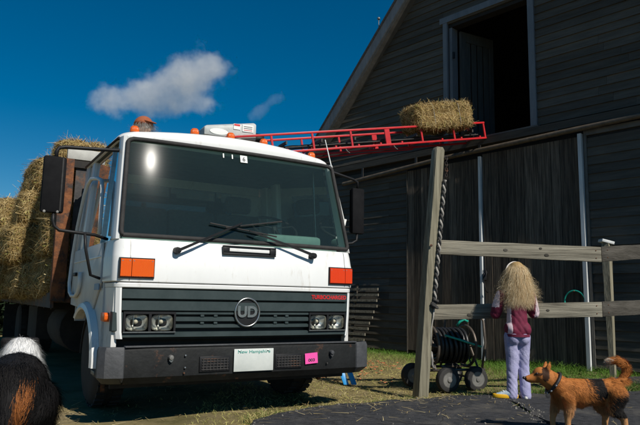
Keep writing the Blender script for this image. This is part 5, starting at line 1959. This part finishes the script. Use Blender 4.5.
# leaning stake by the barn with a pale cap
sk_t, sk_b = W(4.26, 1.575, .26), W(4.335, 0, .42)
stake = empty('wooden_stake', sk_b)
tag(stake, 'thin pale stake leaning against the barn behind the fence', 'stake')
d_ = sk_t - sk_b
MB().loft([[d_ * t + EW * a * hw + NW * b2 * hw for a, b2 in ((-1, -1), (1, -1), (1, 1), (-1, 1))] for t, hw in ((-.02, .026), (.5, .036), (1.0, .045))]).build('shaft', 'weathered_post', stake)
MB().box(d_ + Vector((0, 0, .02)), (.15, .12, .035), Matrix.Rotation(R(14), 3, 'Y')).build('cap', 'trim_white', stake, bevel=.004)

# added slats standing in for sunlit siding edges, right of the truck
pan = empty('sunlit_siding_slats', W(.15, 0, .30))
tag(pan, 'added slatted panel standing in for sunlit barn siding beside the truck bumper', 'wooden panel')
base_ = W(.15, 0, .30)


def PN(s, z):
    return W(s, z, .30 - .16 * z / 1.1) - base_


for i in range(11):
    zc_ = .09 + i * .0935
    s1_ = .215 + .215 * min(1, max(0, (zc_ - .2) / .55)) + .02 * (i % 2)
    a, b2 = PN(-.85, zc_), PN(s1_, zc_ + .004)
    MB().bar(a, b2, .020, .042, (0, 0, 1)).build('slat', 'weathered', pan)
for s_ in (-.7, -.1):
    MB().bar(PN(s_, .02) - NW * .032, PN(s_, 1.12) - NW * .032, .04, .035).build('batten', 'weathered_dark_shade', pan)

# green hoop of hose hung on the barn door
q = MB()
c = W(3.76, .87, .09)
pts = [c + EW * .135 * math.cos(a) + Vector((0, 0, .14 * math.sin(a))) for a in [math.pi * (-.35 + 1.7 * k / 28) for k in range(29)]]
hp = empty('hose_loop', W(3.76, 0, .09))
tag(hp, 'thin green hose loop hung on the barn door behind the lower board', 'hose')
hp.location = c
q.tube([p_ - c for p_ in pts], .011, 8)
q.build('hose', 'hose_green', hp, smooth=True)
MB().tube([Vector((0, 0, .135)) - NW * .05, Vector((0, 0, .135)) + NW * .03], .007, 6).build('peg', 'rust', hp)

# small black latch and hook on the white strip
lt = empty('door_latch', W(2.43, 1.15, .07))
tag(lt, 'black hook latch on the white door edge left of the child', 'latch')
MB().tube([(0, 0, .18), (.02, -.03, .12), (.0, -.05, .06), (-.03, -.04, .02), (-.02, -.05, -.06), (.0, -.05, -.14), (.025, -.04, -.17)], .010, 6).build('hook', 'black_plastic', lt, smooth=True)
MB().box((0, 0, .06), (.05, .03, .10)).build('plate', 'black_plastic', lt, bevel=.004)

# ------------------------------------------------------------------ hose cart
cart = empty('hose_reel_cart', (1.29, 6.20, 0), R(18))
tag(cart, 'four-wheeled hose reel cart wound with black hose behind the fence post', 'hose cart')
WR = .118


def cart_wheel(x, y):
    w_ = MB().lathe([(.05, -.036), (.085, -.042), (.108, -.034), (.118, -.016), (.118, .016), (.108, .034), (.085, .042), (.05, .036)], 26, (x, y, WR), 'y').build('wheel', 'black_rubber', cart, smooth=True, auto=40)
    MB().lathe([(.072, -.040), (.066, -.040), (.058, -.030), (.044, -.026), (.030, -.036), (.020, -.050), (.002, -.052)], 18, (x, y, WR), 'y').build('hub', 'hub_grey', w_, smooth=True, auto=40)
    MB().lathe([(.060, .034), (.052, .028), (.002, .020)], 18, (x, y, WR), 'y').build('hub', 'hub_grey', w_, smooth=True)
    return w_


for (x, y) in ((-.135, -.20), (.175, -.19), (-.30, .20), (.15, .22)):
    cart_wheel(x, y)
fr = MB()
for y in (-.15, .17):
    fr.tube([(-.30, y, .20), (.30, y, .20)], .013, 8)
for x in (-.28, .0, .28):
    fr.tube([(x, -.15, .20), (x, .17, .20)], .013, 8)
for (x, ya, yb) in ((-.135, -.24, .0), (.175, -.24, .24), (-.30, 0, .24)):
    fr.tube([(x, ya, WR), (x, yb, WR)], .010, 8)
for x in (-.135, .175):
    fr.tube([(x, -.15, WR), (x, -.15, .20)], .011, 6)
    fr.tube([(x - .04, .17, WR), (x, .17, .20)], .011, 6)
cf = fr.build('frame', 'reel_steel', cart, smooth=True)
# reel: axle along x (slightly turned towards the camera)
RC = Vector((-.02, 0, .415))
for x in (-.20, .20):
    q = MB()
    q.tube([RC + Vector((x, .195 * math.cos(a), .195 * math.sin(a))) for a in [2 * math.pi * k / 32 for k in range(32)]], .014, 8, True)
    rg_ = q.build('reel_ring', 'reel_steel', cart, smooth=True)
    for k in range(6):
        a = 2 * math.pi * k / 6
        MB().tube([RC + Vector((x, 0, 0)), RC + Vector((x, .19 * math.cos(a), .19 * math.sin(a)))], .008, 6).build('spoke', 'reel_steel', rg_)
q = MB(); q.lathe([(.002, -.24), (.07, -.19), (.07, .19), (.002, .24)], 16, RC, 'x'); q.build('drum', 'reel_steel', cart, smooth=True, auto=40)
for lay, rr in ((0, .098), (1, .130), (2, .160)):
    q = MB()
    n_t = 9 - lay
    pth = []
    for i in range(n_t * 20 + 1):
        a = 2 * math.pi * i / 20
        pth.append(RC + Vector((-.165 + .33 * i / (n_t * 20) + .006 * math.sin(i * .7 + lay), (rr + .005 * math.sin(i * .37)) * math.cos(a), (rr + .005 * math.sin(i * .31)) * math.sin(a))))
    q.tube(pth, .0165, 7)
    q.build('hose_coil', 'hose_black', cart, smooth=True)
for y, x in ((-.15, -.23), (-.15, .23), (.17, -.23), (.17, .23)):
    MB().tube([(x, y, .20), (x * 1.0, 0, .415)], .011, 6).build('reel_stand', 'reel_steel', cart)
MB().tube([(-.23, 0, .415), (-.26, 0, .415), (-.27, -.06, .40), (-.275, -.15, .36), (-.28, -.17, .30), (-.275, -.16, .25), (-.27, -.19, .22)], .013, 8).build('crank', 'hub_grey', cart, smooth=True)
MB().tube([(-.24, -.02, .46), (-.285, -.06, .455), (-.30, -.12, .45)], .012, 8).build('crank_grip', 'hub_grey', cart, smooth=True)
MB().tube([(.27, -.15, .20), (.31, -.15, .45), (.30, -.14, .66), (.285, -.10, .72), (.285, .10, .72), (.30, .15, .66), (.31, .17, .45), (.27, .17, .20)], .013, 8).build('handle', 'reel_steel', cart, smooth=True)
MB().tube([(.0, .17, .20), (.03, .18, .45), (.06, .17, .66), (.10, .16, .70)], .011, 8).build('hose_guide', 'reel_steel', cart, smooth=True)
MB().tube([RC + Vector((-.12, -.165, .11)), RC + Vector((.0, -.20, .075)), RC + Vector((.14, -.20, .035)), RC + Vector((.27, -.17, .0))], .010, 8).build('green_hose', 'hose_green', cart, smooth=True)
MB().tube([RC + Vector((.12, .02, .19)), RC + Vector((.145, .0, .235)), RC + Vector((.18, -.02, .255)), RC + Vector((.215, -.03, .235))], .014, 8).build('green_hose', 'hose_green', cart, smooth=True)

# blue thing under the bumper
bt = empty('plastic_trestle', (.28, 6.40, 0), R(8))
tag(bt, 'bright blue plastic legs standing on the grass behind the bumper', 'plastic stand')
for x in (-.035, .045):
    MB().loft([[(x + .02 - .03 * 0, -.02, 0), (x + .075, -.02, 0), (x + .075, .0, 0), (x + .02, .0, 0)], [(x - .045, .06, .20), (x + .010, .06, .20), (x + .010, .08, .20), (x - .045, .08, .20)]]).build('leg', 'blue_plastic', bt, bevel=.004)
MB().box((-.02, .075, .215), (.22, .05, .03)).build('cross_piece', 'blue_plastic', bt, bevel=.004)

# ------------------------------------------------------------------ grass, straw litter
rg = np.random.default_rng(12)


def lawn(n, x0, x1, y0, y1, dens, hgt, name, label):
    x = rg.uniform(x0, x1, n); y = rg.uniform(y0, y1, n)
    s = (x - P0.x) * EW.x + (y - P0.y) * EW.y
    o = (x - P0.x) * NW.x + (y - P0.y) * NW.y
    keep = (o > .03) | (s < S_L - .1)
    for pv in PAVES:
        keep &= ~inside(x, y, pv)
    patch = .5 + .5 * np.sin(2.3 * x + 1.7 * np.sin(1.4 * y)) * np.cos(1.9 * y + .8)
    pr, hh, cc_ = dens(x, y, s, o, patch)
    keep &= rg.random(n) < pr
    x, y, hh, cc_ = x[keep], y[keep], hh[keep], cc_[keep]
    m = len(x)
    base = np.stack([x, y, ground_z(x, y) - .004], 1)
    d = np.stack([rg.normal(0, .42, m), rg.normal(0, .42, m), np.ones(m)], 1); d /= np.linalg.norm(d, axis=1, keepdims=True)
    ln = hh * rg.uniform(.45, 1.3, m)
    bend = np.stack([rg.normal(0, .5, m), rg.normal(0, .5, m), -.25 * np.ones(m)], 1) * ln[:, None]
    V, F, sid = ribbons(base, d, ln, rg.uniform(.003, .0065, m), bend, rg, 2)
    c = cc_ * rg.uniform(.6, 1.35, (m, 1))
    o_ = kind(np_mesh(name, V, F, 'grass_blade', np.clip(c, 0, 1)[sid]), 'stuff')
    tag(o_, label, 'grass')
    return o_


def dens1(x, y, s, o, patch):
    nearwall = np.clip(1 - (o - .05) / 1.6, 0, 1)
    edge = np.clip((y - 5.2 - .55 * (x - .5)) / 1.4, 0, 1)
    dry = np.clip(1.15 - nearwall * 1.3 - .35 * patch, 0, 1)
    right = np.clip((x - 1.0) / .6, 0, 1)
    dry = np.clip(dry * (1 - .75 * right), 0, 1)
    pr = np.clip(.35 + .5 * nearwall + .35 * right + .2 * patch, 0, 1)
    pr *= np.where(x < -.9, .10, 1)
    hh = .035 + .075 * nearwall * (.5 + .8 * patch) + .045 * right * patch
    green = np.array([.105, .215, .028]); straw = np.array([.50, .44, .15])
    c = green * (1 - dry)[:, None] + straw * dry[:, None]
    return pr, hh, c


lawn(95000, -1.6, 4.6, 4.2, 12.2, dens1, .05, 'grass', 'green and straw-coloured grass between truck, asphalt and barn')


def dens2(x, y, s, o, patch):
    # tufts growing in the joint between the asphalt slabs
    c = np.tile(np.array([.070, .150, .022]), (len(x), 1))
    dry = rg.random(len(x)) < .25
    c[dry] = np.array([.30, .24, .10])
    line = np.abs(y - (5.62 + .42 * (x - 1.55)))
    return np.clip(.25 + patch, 0, 1) * (line < .22), .06 + .06 * patch, c


lawn(60000, 1.4, 5.2, 5.2, 7.3, dens2, .05, 'grass_tufts', 'green grass tufts growing in the joint between asphalt slabs')


def dens3(x, y, s, o, patch):
    line = np.abs(y - np.interp(x, [-.5, -.05, .345, .87, 1.4, 1.6], [4.3, 4.84, 5.08, 5.36, 5.62, 5.7]))
    c = np.tile(np.array([.50, .42, .17]), (len(x), 1))
    gr_ = rg.random(len(x)) < .35
    c[gr_] = np.array([.10, .18, .03])
    return np.clip(.2 + 1.1 * patch, 0, 1) * (line < .13), .045 + .04 * patch, c


lawn(30000, -.5, 1.6, 4.3, 5.9, dens3, .05, 'verge_grass', 'dry and green grass fringing the back edge of the near asphalt')


def litter(n, x0, x1, y0, y1, name, label, fx):
    x = rg.uniform(x0, x1, n); y = rg.uniform(y0, y1, n)
    keep = rg.random(n) < fx(x, y)
    x, y = x[keep], y[keep]; m = len(x)
    on = np.zeros(m, bool)
    for pv in PAVES:
        on |= inside(x, y, pv)
    z_ = np.where(on, .036, ground_z(x, y) + .006) + rg.uniform(0, .012, m)
    a = rg.uniform(0, 6.28, m)
    d = np.stack([np.cos(a), np.sin(a), rg.normal(.03, .10, m)], 1); d /= np.linalg.norm(d, axis=1, keepdims=True)
    ln = rg.uniform(.03, .12, m)
    side = np.stack([-np.sin(a), np.cos(a), rg.normal(0, .3, m)], 1)
    V, F, sid = ribbons(np.stack([x, y, z_], 1), d, ln, rg.uniform(.003, .006, m), rg.normal(size=(m, 3)) * .008, rg, 2, side=side)
    t = rg.random((m, 1))
    c = np.array([.25, .18, .07]) * (1 - t) + np.array([.55, .45, .24]) * t
    o_ = kind(np_mesh(name, V, F, 'straw', c[sid]), 'stuff')
    tag(o_, label, 'straw')


litter(26000, -2.6, 4.5, 3.6, 9.5, 'straw_litter', 'loose straw scattered over the ground between truck and fence',
       lambda x, y: np.clip(.85 * np.exp(-((x - .1) / .9) ** 2 - ((y - 5.9) / 1.0) ** 2) + .9 * np.exp(-(((x - .95) / .28) ** 2 + ((y - 5.55) / .22) ** 2)) + .5 * np.exp(-((x + 1.75) / .5) ** 2 - ((y - 4.5) / .5) ** 2) + .5 * np.exp(-(((y - 6.35 - .33 * (x - 2.2)) / .16) ** 2)) * (x > 1.9) + .55 * np.exp(-(((x - 4.0) / .6) ** 2 + ((y - 7.75) / .25) ** 2)) + .03, 0, 1))
# pebbles and crumbled asphalt along the slab edges
px_, py_ = [], []
for pv in PAVES:
    for (x, y) in pv:
        if -1.2 < x < 5 and 4.0 < y < 8.5:
            for _k in range(4):
                px_.append(x + rg.normal(0, .05)); py_.append(y + rg.normal(0, .05))
for _k in range(160):
    px_.append(rg.uniform(-.6, 4)); py_.append(rg.uniform(3.8, 6.2))
q = MB()
on_ = np.zeros(len(px_), bool)
for pv in PAVES:
    on_ |= inside(np.array(px_), np.array(py_), pv)
for x, y, on in zip(px_, py_, on_):
    r_ = abs(rg.normal(.0025, .003)) + .0015
    z_ = (.034 if on else float(ground_z(x, y))) + r_ * .4
    a = rg.uniform(0, 6.28)
    q.add([(x + r_ * math.cos(a + t), y + r_ * math.sin(a + t), z_ - r_ * .4) for t in (0, 1.5, 3.1, 4.7)] + [(x + r_ * .6 * math.cos(a + t), y + r_ * .6 * math.sin(a + t), z_ + r_ * .6) for t in (.4, 2.6, 4.4)],
          [(4, 5, 6), (0, 1, 4), (1, 5, 4), (1, 2, 5), (2, 3, 5), (3, 6, 5), (3, 0, 6), (0, 4, 6)])
o_ = kind(q.build('pebbles', mat('stone_crumb', (.07, .068, .065), (.22, .20, .17), 30, .9), fix=False), 'stuff')
tag(o_, 'pebbles and asphalt crumbs along the broken slab edges', 'pebbles')
# fallen leaves
q = MB()
for k in range(70):
    x, y = rb.uniform(.0, 1.1), rb.uniform(6.4, 8.6)
    a = rb.uniform(0, 6.28)
    s_ = rb.uniform(.02, .04)
    z_ = float(ground_z(x, y)) + .03
    q.add([(x + s_ * math.cos(a), y + s_ * math.sin(a), z_ + .01), (x - s_ * .6 * math.sin(a), y + s_ * .6 * math.cos(a), z_), (x - s_ * math.cos(a), y - s_ * math.sin(a), z_ + .012), (x + s_ * .6 * math.sin(a), y - s_ * .6 * math.cos(a), z_)], [(0, 1, 2, 3)])
o_ = kind(q.build('fallen_leaves', mat('leaf_brown', (.30, .09, .03), (.40, .15, .06), 8, .8), fix=False), 'stuff')
tag(o_, 'rust-brown fallen leaves lying in the grass before the barn', 'leaves')

# ------------------------------------------------------------------ bushes added to darken the gap beyond the tail of the truck
def bush(x, y, r, h, label, sd):
    rgb = np.random.default_rng(sd)
    e = empty('added_bush', (x, y, 0))
    tag(e, label, 'bush', 'added bushes beyond the truck')
    for k in range(5):
        a = k * 1.3
        MB().tube([(0.1 * math.cos(a), .1 * math.sin(a), -.05), (.35 * r * math.cos(a), .35 * r * math.sin(a), h * .4), (.6 * r * math.cos(a), .6 * r * math.sin(a), h * .75)], [.05, .035, .012], 6).build('stem', 'chassis', e)
    n = 9000
    d = rgb.normal(size=(n, 3)); d[:, 2] = np.abs(d[:, 2]); d /= np.linalg.norm(d, axis=1, keepdims=True)
    rr = rgb.beta(4, 1.3, n) * (1 + .16 * np.sin(d[:, 0] * 9 + sd) * np.cos(d[:, 1] * 8 + d[:, 2] * 7))
    P = d * rr[:, None] * np.array([r, r, h])
    dr_ = d + rgb.normal(size=(n, 3)) * .6; dr_ /= np.linalg.norm(dr_, axis=1, keepdims=True)
    V, F, sid = ribbons(P, dr_, rgb.uniform(.10, .24, n), rgb.uniform(.04, .09, n), rgb.normal(size=(n, 3)) * .03, rgb, 2)
    c = np.array([.014, .026, .010]) * rgb.uniform(.5, 1.6, (n, 1))
    kind(np_mesh('crown', V, F, 'grass_blade', c[sid], e), 'stuff')


bush(-7.6, 13.6, 1.5, 1.75, 'added dark bush filling the dark gap at the left edge behind the truck tail', 1)
bush(-5.6, 14.6, 1.4, 1.6, 'added dark bush filling the dark gap under the truck bed behind the wheels', 2)

# ------------------------------------------------------------------ clouds
def cloud(name, px, py, dist, blobs, dens, label, nscale, thr):
    fw, rt, up = _fw, _rt, _up
    d = (fw + rt * ((px - 320) / 620) + up * ((212.5 - py) / 620)).normalized()
    c = Vector((0, 0, EYE)) + d * dist
    S = dist / 620
    m = bpy.data.materials.new(name + '_vapour'); m.use_nodes = True
    nt = m.node_tree; nt.nodes.clear()
    out = nt.nodes.new('ShaderNodeOutputMaterial')
    pv = nt.nodes.new('ShaderNodeVolumePrincipled')
    pv.inputs['Color'].default_value = (.97, .97, .97, 1)
    pv.inputs['Anisotropy'].default_value = -.1
    tc = nt.nodes.new('ShaderNodeTexCoord')
    acc = None
    nz = nt.nodes.new('ShaderNodeTexNoise'); nz.inputs['Scale'].default_value = nscale / S; nz.inputs['Detail'].default_value = 7; nz.inputs['Roughness'].default_value = .70
    nt.links.new(tc.outputs['Object'], nz.inputs['Vector'])
    for (bx, by, rx, ry, rot) in blobs:
        mp_ = nt.nodes.new('ShaderNodeMapping'); mp_.vector_type = 'TEXTURE'
        mp_.inputs['Location'].default_value = (bx * S, 0, -by * S)
        mp_.inputs['Rotation'].default_value = (0, R(rot), 0)
        mp_.inputs['Scale'].default_value = (rx * S, min(rx, ry) * S, ry * S)
        nt.links.new(tc.outputs['Object'], mp_.inputs['Vector'])
        ln_ = nt.nodes.new('ShaderNodeVectorMath'); ln_.operation = 'LENGTH'
        nt.links.new(mp_.outputs[0], ln_.inputs[0])
        sb = nt.nodes.new('ShaderNodeMath'); sb.operation = 'SUBTRACT'; sb.inputs[0].default_value = 1.0
        nt.links.new(ln_.outputs['Value'], sb.inputs[1])
        if acc is None:
            acc = sb.outputs[0]
        else:
            mx_ = nt.nodes.new('ShaderNodeMath'); mx_.operation = 'SMOOTH_MAX'; mx_.inputs[2].default_value = .3
            nt.links.new(acc, mx_.inputs[0]); nt.links.new(sb.outputs[0], mx_.inputs[1]); acc = mx_.outputs[0]
    ad = nt.nodes.new('ShaderNodeMath'); ad.operation = 'MULTIPLY_ADD'; ad.inputs[1].default_value = 2.2; ad.inputs[2].default_value = -1.1 - thr
    nt.links.new(nz.outputs['Fac'], ad.inputs[0])
    sm = nt.nodes.new('ShaderNodeMath'); sm.operation = 'ADD'
    nt.links.new(ad.outputs[0], sm.inputs[0]); nt.links.new(acc, sm.inputs[1])
    mr = nt.nodes.new('ShaderNodeMapRange'); mr.inputs['From Min'].default_value = 0; mr.inputs['From Max'].default_value = .55; mr.inputs['To Max'].default_value = dens
    mr.interpolation_type = 'SMOOTHSTEP'
    nt.links.new(sm.outputs[0], mr.inputs['Value'])
    nt.links.new(mr.outputs[0], pv.inputs['Density'])
    nt.links.new(pv.outputs[0], out.inputs['Volume'])
    bx0 = min(b_[0] - max(b_[2], b_[3]) * 1.3 for b_ in blobs); bx1 = max(b_[0] + max(b_[2], b_[3]) * 1.3 for b_ in blobs)
    by0 = min(b_[1] - b_[3] * 1.6 for b_ in blobs); by1 = max(b_[1] + b_[3] * 1.6 for b_ in blobs)
    dp = max(min(b_[2], b_[3]) for b_ in blobs) * 1.4
    q = MB().box(((bx0 + bx1) / 2 * S, 0, -(by0 + by1) / 2 * S), ((bx1 - bx0) * S, 2 * dp * S, (by1 - by0) * S))
    o = q.build(name, m)
    # local x to the right, z up, y along the view
    o.matrix_world = Matrix(((rt.x, fw.x, up.x, c.x), (rt.y, fw.y, up.y, c.y), (rt.z, fw.z, up.z, c.z), (0, 0, 0, 1)))
    tag(o, label, 'cloud')
    return o


cloud('cloud', 160, 85, 900.0, [(-40, 14, 34, 17, 0), (-5, 8, 44, 24, -12), (28, -6, 40, 28, -30), (48, -18, 22, 18, -20), (20, 16, 42, 17, 0)], .020, 'large soft white cloud above the truck cab', .044, .05)
cloud('cloud', 266, 106, 900.0, [(-6, 4, 18, 8, -35), (8, -6, 16, 7, -30)], .007, 'small wispy white cloud left of the barn roof', .06, .12)
